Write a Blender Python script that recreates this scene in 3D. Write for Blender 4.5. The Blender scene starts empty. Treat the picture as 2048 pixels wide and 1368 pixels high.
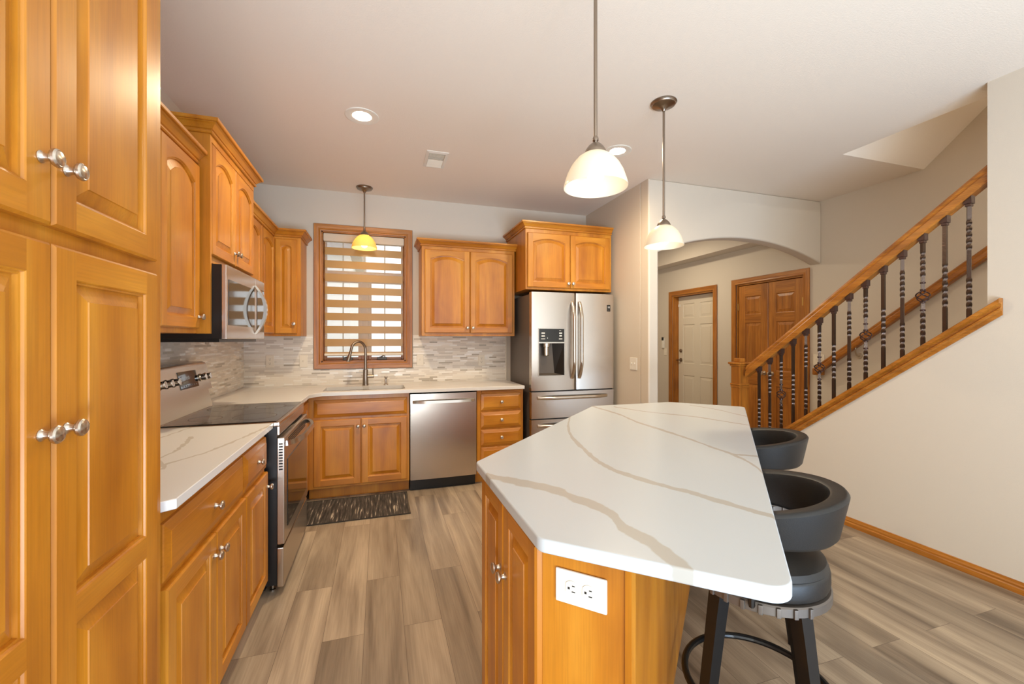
import bpy, bmesh, math, random
from mathutils import Vector, Matrix
random.seed(7)
SC = bpy.context.scene
COL = SC.collection
PI = math.pi

# ------------------------------------------------------------------ camera
F, TH, YH, HC = 842.0, 0.305, 679.0, 1.355
cd = bpy.data.cameras.new('camera')
cam = bpy.data.objects.new('camera', cd)
COL.objects.link(cam)
cd.sensor_fit = 'HORIZONTAL'
cd.sensor_width = 36.0
cd.lens = F / 2048 * 36.0
cd.shift_x = 0.0
cd.shift_y = (YH - 684.0) / 2048.0
cd.clip_start = 0.02
cam.location = (0, 0, HC)
cam.rotation_euler = (PI / 2, 0, -TH)
SC.camera = cam

# ------------------------------------------------------------------ exposure, world, fill lights
SC.view_settings.view_transform = 'Standard'
SC.view_settings.look = 'None'
SC.view_settings.exposure = 0.85
SC.view_settings.gamma = 1.0
SC.view_settings.use_curve_mapping = False
SC.cycles.use_denoising = True
SC.cycles.max_bounces = 10
SC.cycles.diffuse_bounces = 6
SC.cycles.sample_clamp_indirect = 6.0


def S(r, g, b):
    def f(c):
        c /= 255.0
        return c / 12.92 if c <= 0.04045 else ((c + 0.055) / 1.055) ** 2.4
    return (f(r), f(g), f(b), 1.0)


W = bpy.data.worlds.new('World')
SC.world = W
W.use_nodes = True
bgn = W.node_tree.nodes['Background']
bgn.inputs['Color'].default_value = (0.90, 0.94, 0.98, 1)
bgn.inputs['Strength'].default_value = 1.35


def area(name, loc, rot, sx, sy, power, col):
    l = bpy.data.lights.new(name, 'AREA')
    l.shape = 'RECTANGLE'
    l.size, l.size_y = sx, sy
    l.energy = power
    l.color = col
    o = bpy.data.objects.new(name, l)
    o.location = loc
    o.rotation_euler = rot
    COL.objects.link(o)
    return o


# added fill lights standing in for daylight bounced off the floor behind the camera
area('fill_bounce_left', (-0.1, -2.2, 0.22), (math.radians(165), 0, 0), 2.0, 1.8, 112, (0.83, 0.94, 1.02))
area('fill_bounce_right', (1.6, -2.2, 0.22), (math.radians(165), 0, 0), 2.0, 1.8, 82, (0.62, 0.92, 1.32))

# ------------------------------------------------------------------ materials


def newmat(name):
    m = bpy.data.materials.new(name)
    m.use_nodes = True
    nt = m.node_tree
    b = nt.nodes['Principled BSDF']
    return m, nt, b


def N(nt, t, **kw):
    n = nt.nodes.new(t)
    for k, v in kw.items():
        if hasattr(n, k):
            setattr(n, k, v)
    return n


def ramp(nt, stops, interp='LINEAR'):
    r = nt.nodes.new('ShaderNodeValToRGB')
    r.color_ramp.interpolation = interp
    e = r.color_ramp.elements
    while len(e) < len(stops):
        e.new(0.5)
    for i, (p, c) in enumerate(stops):
        e[i].position = p
        e[i].color = c
    return r


def plain(name, col, rough=0.5, metal=0.0, coat=0.0, spec=0.5, noise=0.0, nscale=8.0, bump=0.0, bscale=60.0, trans=0.0):
    m, nt, b = newmat(name)
    b.inputs['Base Color'].default_value = col
    b.inputs['Roughness'].default_value = rough
    b.inputs['Metallic'].default_value = metal
    b.inputs['Coat Weight'].default_value = coat
    b.inputs['Specular IOR Level'].default_value = spec
    tc = N(nt, 'ShaderNodeTexCoord')
    if noise > 0:
        n = N(nt, 'ShaderNodeTexNoise')
        n.inputs['Scale'].default_value = nscale
        n.inputs['Detail'].default_value = 4
        nt.links.new(tc.outputs['Object'], n.inputs['Vector'])
        lo = tuple(c * (1 - noise) for c in col[:3]) + (1,)
        hi = tuple(min(1, c * (1 + noise)) for c in col[:3]) + (1,)
        r = ramp(nt, [(0.3, lo), (0.7, hi)])
        nt.links.new(n.outputs['Fac'], r.inputs['Fac'])
        nt.links.new(r.outputs['Color'], b.inputs['Base Color'])
    if bump > 0:
        n2 = N(nt, 'ShaderNodeTexNoise')
        n2.inputs['Scale'].default_value = bscale
        n2.inputs['Detail'].default_value = 3
        nt.links.new(tc.outputs['Object'], n2.inputs['Vector'])
        bp = N(nt, 'ShaderNodeBump')
        bp.inputs['Strength'].default_value = bump
        bp.inputs['Distance'].default_value = 0.004
        nt.links.new(n2.outputs['Fac'], bp.inputs['Height'])
        nt.links.new(bp.outputs['Normal'], b.inputs['Normal'])
    return m


def wood(name, axis, lo, mid, hi, rough=0.38, coat=0.12, fine=0.10, stretch=8.0):
    m, nt, b = newmat(name)
    L = nt.links.new
    tc = N(nt, 'ShaderNodeTexCoord')
    oi = N(nt, 'ShaderNodeObjectInfo')
    mul = N(nt, 'ShaderNodeMath', operation='MULTIPLY')
    mul.inputs[1].default_value = 61.0
    L(oi.outputs['Random'], mul.inputs[0])
    add = N(nt, 'ShaderNodeVectorMath', operation='ADD')
    L(tc.outputs['Object'], add.inputs[0])
    L(mul.outputs[0], add.inputs[1])

    def noise(sc_long, sc_cross, detail, dist=0.0):
        mp = N(nt, 'ShaderNodeMapping')
        s = [sc_cross] * 3
        s[axis] = sc_long
        mp.inputs['Scale'].default_value = s
        L(add.outputs[0], mp.inputs['Vector'])
        n = N(nt, 'ShaderNodeTexNoise')
        n.inputs['Scale'].default_value = 1.0
        n.inputs['Detail'].default_value = detail
        n.inputs['Distortion'].default_value = dist
        L(mp.outputs['Vector'], n.inputs['Vector'])
        return n
    n1 = noise(1.1, stretch, 5, 0.6)
    r = ramp(nt, [(0.22, lo), (0.5, mid), (0.78, hi)])
    L(n1.outputs['Fac'], r.inputs['Fac'])
    n2 = noise(3.0, 4.5, 3, 0.3)
    r2 = ramp(nt, [(0.3, (0.84, 0.80, 0.74, 1)), (0.65, (1.05, 1.05, 1.05, 1))])
    L(n2.outputs['Fac'], r2.inputs['Fac'])
    mx = N(nt, 'ShaderNodeMix', data_type='RGBA', blend_type='MULTIPLY')
    mx.inputs[0].default_value = 1.0
    L(r.outputs['Color'], mx.inputs[6])
    L(r2.outputs['Color'], mx.inputs[7])
    n3 = noise(6.0, 210.0, 2)
    r3 = ramp(nt, [(0.35, (1 - fine, 1 - fine, 1 - fine, 1)), (0.6, (1, 1, 1, 1))])
    L(n3.outputs['Fac'], r3.inputs['Fac'])
    mx2 = N(nt, 'ShaderNodeMix', data_type='RGBA', blend_type='MULTIPLY')
    mx2.inputs[0].default_value = 1.0
    L(mx.outputs[2], mx2.inputs[6])
    L(r3.outputs['Color'], mx2.inputs[7])
    L(mx2.outputs[2], b.inputs['Base Color'])
    b.inputs['Roughness'].default_value = rough
    b.inputs['Coat Weight'].default_value = coat
    b.inputs['Coat Roughness'].default_value = 0.18
    return m


M = {}
cl, cm_, ch = S(160, 92, 16), S(190, 120, 26), S(210, 146, 46)
M['wood_v'] = wood('maple_vertical', 2, cl, cm_, ch)
M['wood_h'] = wood('maple_horizontal', 0, cl, cm_, ch)
ol, om, oh = S(138, 80, 20), S(176, 108, 32), S(196, 130, 50)
M['oak_v'] = wood('oak_vertical', 2, ol, om, oh, fine=0.3, stretch=22)
M['oak_h'] = wood('oak_horizontal', 0, ol, om, oh, fine=0.3, stretch=22)
M['oak_y'] = wood('oak_lengthwise', 1, ol, om, oh, fine=0.3, stretch=22)
WV, WH = M['wood_v'], M['wood_h']

M['wall'] = plain('wall_paint', S(205, 194, 178), 0.6, spec=0.3, bump=0.10, bscale=240)
M['ceil'] = plain('ceiling_paint', S(230, 218, 203), 0.85, spec=0.2, bump=0.25, bscale=130)
M['white'] = plain('white_plastic', S(224, 219, 208), 0.35)
M['offwhite'] = plain('almond_plastic', S(226, 216, 198), 0.4)
M['doorpaint'] = plain('door_paint', S(214, 203, 184), 0.5, bump=0.05, bscale=200)
M['nickel'] = plain('brushed_nickel', S(205, 195, 182), 0.28, metal=1.0)
M['bronze'] = plain('bronze_nickel', S(150, 136, 122), 0.32, metal=1.0)
M['black'] = plain('black_plastic', S(18, 17, 16), 0.35)
M['blackglass'] = plain('black_glass', S(16, 15, 14), 0.08, coat=0.3)
M['dark'] = plain('dark_void', S(28, 24, 20), 0.7)
M['leather'] = plain('black_leather', S(27, 26, 25), 0.42, bump=0.12, bscale=420)
M['blackmetal'] = plain('black_metal', S(26, 24, 23), 0.38, metal=0.3, coat=0.2)
M['gunmetal'] = plain('gunmetal', S(108, 100, 93), 0.45, metal=0.6)
M['iron'] = plain('hammered_iron', S(92, 79, 72), 0.28, metal=0.95, bump=0.25, bscale=160)
M['iron_cast'] = plain('cast_iron', S(70, 48, 42), 0.40, metal=0.5, coat=0.2)
M['fridgeside'] = plain('fridge_side', S(104, 96, 90), 0.45, metal=0.2)
M['brass'] = plain('brass', S(200, 165, 100), 0.35, metal=1.0)
M['ink'] = plain('white_print', S(225, 225, 220), 0.5)
M['cover'] = plain('exterior_siding', S(228, 230, 232), 0.7)
M['grass'] = plain('lawn', S(120, 140, 90), 0.9, noise=0.3, nscale=3)
M['roofing'] = plain('shingles', S(120, 116, 114), 0.9, noise=0.3, nscale=10)
M['carpet'] = plain('stair_carpet', S(176, 164, 148), 0.95, noise=0.15, nscale=180)
M['sheer'] = None


def steel(name, col, rough, aniso, rot=0.0):
    m, nt, b = newmat(name)
    L = nt.links.new
    b.inputs['Base Color'].default_value = col
    b.inputs['Metallic'].default_value = 1.0
    b.inputs['Roughness'].default_value = rough
    b.inputs['Anisotropic'].default_value = aniso
    b.inputs['Anisotropic Rotation'].default_value = rot
    tg = N(nt, 'ShaderNodeTangent', direction_type='RADIAL', axis='Z')
    L(tg.outputs['Tangent'], b.inputs['Tangent'])
    return m


M['steel'] = steel('stainless_steel', S(206, 197, 186), 0.27, 0.8, 0.0)
M['steel2'] = steel('stainless_trim', S(205, 198, 188), 0.22, 0.4)


def emit(name, col, strength):
    m = bpy.data.materials.new(name)
    m.use_nodes = True
    nt = m.node_tree
    nt.nodes.remove(nt.nodes['Principled BSDF'])
    e = N(nt, 'ShaderNodeEmission')
    e.inputs['Color'].default_value = col
    e.inputs['Strength'].default_value = strength
    nt.links.new(e.outputs[0], nt.nodes['Material Output'].inputs['Surface'])
    return m


M['bulb'] = emit('lit_bulb', (1.0, 0.92, 0.78, 1), 3.4)
M['bulb_dim'] = emit('lit_bulb_warm', (1.0, 0.80, 0.50, 1), 22.0)
M['led'] = emit('lit_led', (1.0, 0.86, 0.66, 1), 60.0)


def shade_mat(name, col, mixf):
    m = bpy.data.materials.new(name)
    m.use_nodes = True
    nt = m.node_tree
    b = nt.nodes['Principled BSDF']
    b.inputs['Base Color'].default_value = col
    b.inputs['Roughness'].default_value = 0.25
    t = N(nt, 'ShaderNodeBsdfTranslucent')
    t.inputs['Color'].default_value = col
    mx = N(nt, 'ShaderNodeMixShader')
    mx.inputs[0].default_value = mixf
    nt.links.new(b.outputs[0], mx.inputs[1])
    nt.links.new(t.outputs[0], mx.inputs[2])
    nt.links.new(mx.outputs[0], nt.nodes['Material Output'].inputs['Surface'])
    return m


M['shade'] = shade_mat('alabaster_glass', S(250, 242, 226), 0.45)
M['shade_amber'] = shade_mat('amber_glass', S(248, 226, 152), 0.45)
M['fabric'] = shade_mat('shade_fabric', S(190, 148, 88), 0.18)


def clear_mat(name, col, alpha, rough=0.02):
    m = bpy.data.materials.new(name)
    m.use_nodes = True
    nt = m.node_tree
    b = nt.nodes['Principled BSDF']
    b.inputs['Base Color'].default_value = col
    b.inputs['Roughness'].default_value = rough
    t = N(nt, 'ShaderNodeBsdfTransparent')
    mx = N(nt, 'ShaderNodeMixShader')
    mx.inputs[0].default_value = alpha
    nt.links.new(t.outputs[0], mx.inputs[1])
    nt.links.new(b.outputs[0], mx.inputs[2])
    nt.links.new(mx.outputs[0], nt.nodes['Material Output'].inputs['Surface'])
    return m


M['pane'] = clear_mat('window_glass', S(200, 215, 220), 0.08)
M['sheer'] = clear_mat('sheer_mesh', S(236, 228, 212), 0.22, 0.8)


def floor_mat():
    m, nt, b = newmat('plank_floor')
    L = nt.links.new
    tc = N(nt, 'ShaderNodeTexCoord')
    sp = N(nt, 'ShaderNodeSeparateXYZ')
    L(tc.outputs['Object'], sp.inputs[0])
    ax = N(nt, 'ShaderNodeMath', operation='ADD')
    ax.inputs[1].default_value = 0.245 + 0.178 * 40
    L(sp.outputs['X'], ax.inputs[0])
    ay = N(nt, 'ShaderNodeMath', operation='ADD')
    ay.inputs[1].default_value = 30.17
    L(sp.outputs['Y'], ay.inputs[0])
    cb = N(nt, 'ShaderNodeCombineXYZ')
    L(ay.outputs[0], cb.inputs['X'])
    L(ax.outputs[0], cb.inputs['Y'])
    br = N(nt, 'ShaderNodeTexBrick', offset=0.37, offset_frequency=2, squash=1.0)
    br.inputs['Color1'].default_value = (0, 0, 0, 1)
    br.inputs['Color2'].default_value = (1, 1, 1, 1)
    br.inputs['Mortar'].default_value = (0.5, 0.5, 0.5, 1)
    br.inputs['Scale'].default_value = 1.0
    br.inputs['Mortar Size'].default_value = 0.0009
    br.inputs['Mortar Smooth'].default_value = 0.2
    br.inputs['Brick Width'].default_value = 1.21
    br.inputs['Row Height'].default_value = 0.178
    L(cb.outputs[0], br.inputs['Vector'])
    # per-plank offset of the streak pattern
    sc = N(nt, 'ShaderNodeVectorMath', operation='SCALE')
    sc.inputs['Scale'].default_value = 23.0
    L(br.outputs['Color'], sc.inputs[0])
    ad = N(nt, 'ShaderNodeVectorMath', operation='ADD')
    L(cb.outputs[0], ad.inputs[0])
    L(sc.outputs[0], ad.inputs[1])

    def noise(s, det, dist=0.0):
        mp = N(nt, 'ShaderNodeMapping')
        mp.inputs['Scale'].default_value = s
        L(ad.outputs[0], mp.inputs['Vector'])
        n = N(nt, 'ShaderNodeTexNoise')
        n.inputs['Scale'].default_value = 1.0
        n.inputs['Detail'].default_value = det
        n.inputs['Distortion'].default_value = dist
        L(mp.outputs[0], n.inputs['Vector'])
        return n
    n1 = noise((0.8, 8.0, 8.0), 4, 0.6)
    r1 = ramp(nt, [(0.27, S(104, 89, 75)), (0.45, S(146, 130, 111)), (0.62, S(173, 156, 134)), (0.8, S(192, 174, 151))])
    L(n1.outputs['Fac'], r1.inputs['Fac'])
    n2 = noise((5.0, 150.0, 150.0), 3)
    r2 = ramp(nt, [(0.3, (0.86, 0.855, 0.85, 1)), (0.62, (1.03, 1.03, 1.03, 1))])
    L(n2.outputs['Fac'], r2.inputs['Fac'])
    mx = N(nt, 'ShaderNodeMix', data_type='RGBA', blend_type='MULTIPLY')
    mx.inputs[0].default_value = 1.0
    L(r1.outputs['Color'], mx.inputs[6])
    L(r2.outputs['Color'], mx.inputs[7])
    rt = ramp(nt, [(0.0, (0.78, 0.77, 0.76, 1)), (1.0, (1.18, 1.18, 1.17, 1))])
    L(br.outputs['Color'], rt.inputs['Fac'])
    mx2 = N(nt, 'ShaderNodeMix', data_type='RGBA', blend_type='MULTIPLY')
    mx2.inputs[0].default_value = 1.0
    L(mx.outputs[2], mx2.inputs[6])
    L(rt.outputs['Color'], mx2.inputs[7])
    mx3 = N(nt, 'ShaderNodeMix', data_type='RGBA')
    L(br.outputs['Fac'], mx3.inputs[0])
    L(mx2.outputs[2], mx3.inputs[6])
    mx3.inputs[7].default_value = S(92, 78, 66)
    L(mx3.outputs[2], b.inputs['Base Color'])
    b.inputs['Roughness'].default_value = 0.42
    b.inputs['Specular IOR Level'].default_value = 0.4
    return m


M['floor'] = floor_mat()


def tile_mat(name, horiz):
    # linear glass-and-stone mosaic; horiz is the world axis the strips run along
    m, nt, b = newmat(name)
    L = nt.links.new
    tc = N(nt, 'ShaderNodeTexCoord')
    sp = N(nt, 'ShaderNodeSeparateXYZ')
    L(tc.outputs['Object'], sp.inputs[0])
    cb = N(nt, 'ShaderNodeCombineXYZ')
    a1 = N(nt, 'ShaderNodeMath', operation='ADD')
    a1.inputs[1].default_value = 20.0
    L(sp.outputs[horiz], a1.inputs[0])
    a2 = N(nt, 'ShaderNodeMath', operation='ADD')
    a2.inputs[1].default_value = 20.0
    L(sp.outputs['Z'], a2.inputs[0])
    L(a1.outputs[0], cb.inputs['X'])
    L(a2.outputs[0], cb.inputs['Y'])
    br = N(nt, 'ShaderNodeTexBrick', offset=0.41, offset_frequency=3, squash=0.55, squash_frequency=2)
    br.inputs['Color1'].default_value = (0, 0, 0, 1)
    br.inputs['Color2'].default_value = (1, 1, 1, 1)
    br.inputs['Mortar'].default_value = (0.4, 0.4, 0.4, 1)
    br.inputs['Scale'].default_value = 1.0
    br.inputs['Mortar Size'].default_value = 0.0011
    br.inputs['Mortar Smooth'].default_value = 0.3
    br.inputs['Brick Width'].default_value = 0.145
    br.inputs['Row Height'].default_value = 0.0165
    L(cb.outputs[0], br.inputs['Vector'])
    r = ramp(nt, [(0.0, S(226, 218, 205)), (0.30, S(214, 205, 192)), (0.50, S(232, 226, 215)), (0.68, S(206, 197, 184)),
                  (0.85, S(176, 166, 150)), (0.90, S(238, 234, 226))], 'CONSTANT')
    L(br.outputs['Color'], r.inputs['Fac'])
    mx = N(nt, 'ShaderNodeMix', data_type='RGBA')
    L(br.outputs['Fac'], mx.inputs[0])
    L(r.outputs['Color'], mx.inputs[6])
    mx.inputs[7].default_value = S(216, 208, 196)
    L(mx.outputs[2], b.inputs['Base Color'])
    rr = ramp(nt, [(0.0, (0.5,) * 3 + (1,)), (0.5, (0.15,) * 3 + (1,)), (0.68, (0.4,) * 3 + (1,)), (0.85, (0.32,) * 3 + (1,)), (0.9, (0.15,) * 3 + (1,))], 'CONSTANT')
    L(br.outputs['Color'], rr.inputs['Fac'])
    L(rr.outputs['Color'], b.inputs['Roughness'])
    bp = N(nt, 'ShaderNodeBump', invert=True)
    bp.inputs['Strength'].default_value = 0.4
    bp.inputs['Distance'].default_value = 0.001
    L(br.outputs['Fac'], bp.inputs['Height'])
    L(bp.outputs['Normal'], b.inputs['Normal'])
    return m


M['tile_x'] = tile_mat('mosaic_back', 'X')
M['tile_y'] = tile_mat('mosaic_left', 'Y')


def quartz(name, veins, rot, base=S(188, 194, 198), vein=S(172, 169, 162)):
    # white quartz; each vein is a curve q = f(p) in the slab's own plane, with its own width
    m, nt, b = newmat(name)
    L = nt.links.new
    tc = N(nt, 'ShaderNodeTexCoord')
    mp = N(nt, 'ShaderNodeMapping')
    mp.inputs['Rotation'].default_value = (0, 0, rot)
    L(tc.outputs['Object'], mp.inputs['Vector'])
    wn = N(nt, 'ShaderNodeTexNoise')
    wn.inputs['Scale'].default_value = 22.0
    wn.inputs['Detail'].default_value = 5
    L(tc.outputs['Object'], wn.inputs['Vector'])
    sp = N(nt, 'ShaderNodeSeparateXYZ')
    L(mp.outputs[0], sp.inputs[0])
    wv = N(nt, 'ShaderNodeMath', operation='MULTIPLY_ADD')
    wv.inputs[1].default_value = 0.030
    wv.inputs[2].default_value = -0.015
    L(wn.outputs['Fac'], wv.inputs[0])
    q = N(nt, 'ShaderNodeMath', operation='ADD')
    L(sp.outputs['Y'], q.inputs[0])
    L(wv.outputs[0], q.inputs[1])
    total = None
    for pts, wid in veins:
        ps = [p for p, _ in pts]
        qs = [v for _, v in pts]
        p0, p1 = min(ps), max(ps)
        q0, q1 = min(qs) - 0.01, max(qs) + 0.01
        mr = N(nt, 'ShaderNodeMapRange')
        mr.clamp = False
        mr.inputs['From Min'].default_value = p0
        mr.inputs['From Max'].default_value = p1
        L(sp.outputs['X'], mr.inputs['Value'])
        fc = N(nt, 'ShaderNodeFloatCurve')
        c = fc.mapping.curves[0]
        nrm = sorted(((p - p0) / (p1 - p0), (v - q0) / (q1 - q0)) for p, v in pts)
        while len(c.points) < len(nrm):
            c.points.new(0.5, 0.5)
        for i, (a, v) in enumerate(nrm):
            c.points[i].location = (a, v)
            c.points[i].handle_type = 'AUTO_CLAMPED'
        fc.mapping.update()
        L(mr.outputs[0], fc.inputs['Value'])
        mr2 = N(nt, 'ShaderNodeMapRange')
        mr2.clamp = False
        mr2.inputs['To Min'].default_value = q0
        mr2.inputs['To Max'].default_value = q1
        L(fc.outputs[0], mr2.inputs['Value'])
        d = N(nt, 'ShaderNodeMath', operation='SUBTRACT')
        L(q.outputs[0], d.inputs[0])
        L(mr2.outputs[0], d.inputs[1])
        ab = N(nt, 'ShaderNodeMath', operation='ABSOLUTE')
        L(d.outputs[0], ab.inputs[0])
        wn2 = N(nt, 'ShaderNodeTexNoise')
        wn2.inputs['Scale'].default_value = 5.0
        L(tc.outputs['Object'], wn2.inputs['Vector'])
        ww = N(nt, 'ShaderNodeMath', operation='MULTIPLY')
        ww.inputs[1].default_value = 2.0 * wid
        L(wn2.outputs['Fac'], ww.inputs[0])
        mr3 = N(nt, 'ShaderNodeMapRange')
        mr3.interpolation_type = 'SMOOTHSTEP'
        mr3.inputs['To Min'].default_value = 1.0
        mr3.inputs['To Max'].default_value = 0.0
        hf = N(nt, 'ShaderNodeMath', operation='MULTIPLY')
        hf.inputs[1].default_value = 0.72
        L(ww.outputs[0], hf.inputs[0])
        L(hf.outputs[0], mr3.inputs['From Min'])
        L(ww.outputs[0], mr3.inputs['From Max'])
        L(ab.outputs[0], mr3.inputs['Value'])
        # the vein exists only along its own stretch
        g0 = N(nt, 'ShaderNodeMath', operation='GREATER_THAN')
        g0.inputs[1].default_value = -0.01
        L(mr.outputs[0], g0.inputs[0])
        g1 = N(nt, 'ShaderNodeMath', operation='LESS_THAN')
        g1.inputs[1].default_value = 1.12
        L(mr.outputs[0], g1.inputs[0])
        gm = N(nt, 'ShaderNodeMath', operation='MULTIPLY')
        L(g0.outputs[0], gm.inputs[0])
        L(g1.outputs[0], gm.inputs[1])
        gg = N(nt, 'ShaderNodeMath', operation='MULTIPLY')
        L(gm.outputs[0], gg.inputs[0])
        L(mr3.outputs[0], gg.inputs[1])
        if total is None:
            total = gg
        else:
            mxn = N(nt, 'ShaderNodeMath', operation='MAXIMUM')
            L(total.outputs[0], mxn.inputs[0])
            L(gg.outputs[0], mxn.inputs[1])
            total = mxn
    mx = N(nt, 'ShaderNodeMix', data_type='RGBA')
    L(total.outputs[0], mx.inputs[0])
    mx.inputs[6].default_value = base
    mx.inputs[7].default_value = vein
    L(mx.outputs[2], b.inputs['Base Color'])
    b.inputs['Roughness'].default_value = 0.27
    b.inputs['Specular IOR Level'].default_value = 0.35
    return m


ISL_V = [
    ([(-0.706, 1.173), (-0.579, 1.156), (-0.487, 1.153), (-0.4, 1.121), (-0.327, 1.091), (-0.272, 1.057), (-0.224, 0.995), (-0.162, 0.951), (-0.103, 0.893), (-0.03, 0.80)], 0.026),
    ([(-0.80, 2.229), (-0.706, 1.953), (-0.613, 1.763), (-0.51, 1.607), (-0.409, 1.467), (-0.32, 1.394), (-0.202, 1.335), (-0.104, 1.306), (-0.015, 1.266), (0.10, 1.216)], 0.020),
    ([(-0.806, 2.69), (-0.56, 2.447), (-0.455, 2.302), (-0.284, 2.129), (-0.159, 1.999), (-0.054, 1.875), (0.007, 1.807), (0.061, 1.711), (0.098, 1.58)], 0.018),
    ([(0.0, 1.815), (0.05, 1.822), (0.10, 1.826)], 0.012),
    ([(-0.672, 2.737), (-0.449, 2.64), (-0.206, 2.601), (-0.03, 2.522), (0.098, 2.462)], 0.012),
    ([(-0.242, 3.041), (-0.084, 2.93), (0.037, 2.79), (0.10, 2.729)], 0.012),
]
# p = (x - y)/sqrt2 , q = (x + y)/sqrt2 : a turn of +45 degrees
M['quartz_island'] = quartz('quartz_island', ISL_V, PI / 4)
LEFT_V = [
    ([(1.72, -0.70), (1.80, -0.735), (1.89, -0.775), (1.96, -0.769), (2.08, -0.78), (2.2, -0.80)], 0.009),
    ([(1.70, -0.74), (1.78, -0.72), (1.92, -0.645), (2.10, -0.60), (2.32, -0.554), (2.48, -0.53)], 0.010),
]


def quartz_plain():
    return quartz('quartz_left', LEFT_V + [([(1.40, -0.95), (1.9, -1.0), (2.3, -0.93), (2.48, -0.9)], 0.008)], 0.0, S(218, 217, 214), S(196, 190, 180))


# for the left slab p runs along Y and q along X
def quartz_left():
    m = quartz_plain()
    for n in m.node_tree.nodes:
        if n.type == 'SEPXYZ':
            lx = [l for l in m.node_tree.links if l.from_node == n]
            for l in lx:
                ts, src = l.to_socket, l.from_socket.name
                m.node_tree.links.remove(l)
                m.node_tree.links.new(n.outputs['Y' if src == 'X' else 'X'], ts)
    return m


M['quartz_left'] = quartz_left()
M['quartz_back'] = quartz('quartz_back', [([(-1.1, 4.0), (-0.7, 4.25), (-0.2, 4.22), (0.3, 4.0), (0.7, 4.1), (1.3, 4.3)], 0.012)], 0.0, S(214, 211, 206), S(200, 194, 184))


def rug_mat():
    m, nt, b = newmat('woven_rug')
    L = nt.links.new
    tc = N(nt, 'ShaderNodeTexCoord')
    mp = N(nt, 'ShaderNodeMapping')
    mp.inputs['Scale'].default_value = (70, 5, 1)
    L(tc.outputs['Object'], mp.inputs['Vector'])
    n = N(nt, 'ShaderNodeTexNoise')
    n.inputs['Scale'].default_value = 1.0
    n.inputs['Detail'].default_value = 4
    L(mp.outputs[0], n.inputs['Vector'])
    r = ramp(nt, [(0.36, S(44, 40, 36)), (0.52, S(74, 66, 58)), (0.60, S(96, 86, 76)), (0.655, S(186, 172, 152))])
    L(n.outputs['Fac'], r.inputs['Fac'])
    L(r.outputs['Color'], b.inputs['Base Color'])
    b.inputs['Roughness'].default_value = 0.95
    n2 = N(nt, 'ShaderNodeTexNoise')
    n2.inputs['Scale'].default_value = 160
    L(tc.outputs['Object'], n2.inputs['Vector'])
    bp = N(nt, 'ShaderNodeBump')
    bp.inputs['Strength'].default_value = 0.8
    bp.inputs['Distance'].default_value = 0.006
    L(n2.outputs['Fac'], bp.inputs['Height'])
    L(bp.outputs[0], b.inputs['Normal'])
    return m


M['rug'] = rug_mat()
M['rug_edge'] = plain('rug_binding', S(52, 44, 36), 0.9)

# ------------------------------------------------------------------ mesh helpers


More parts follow.
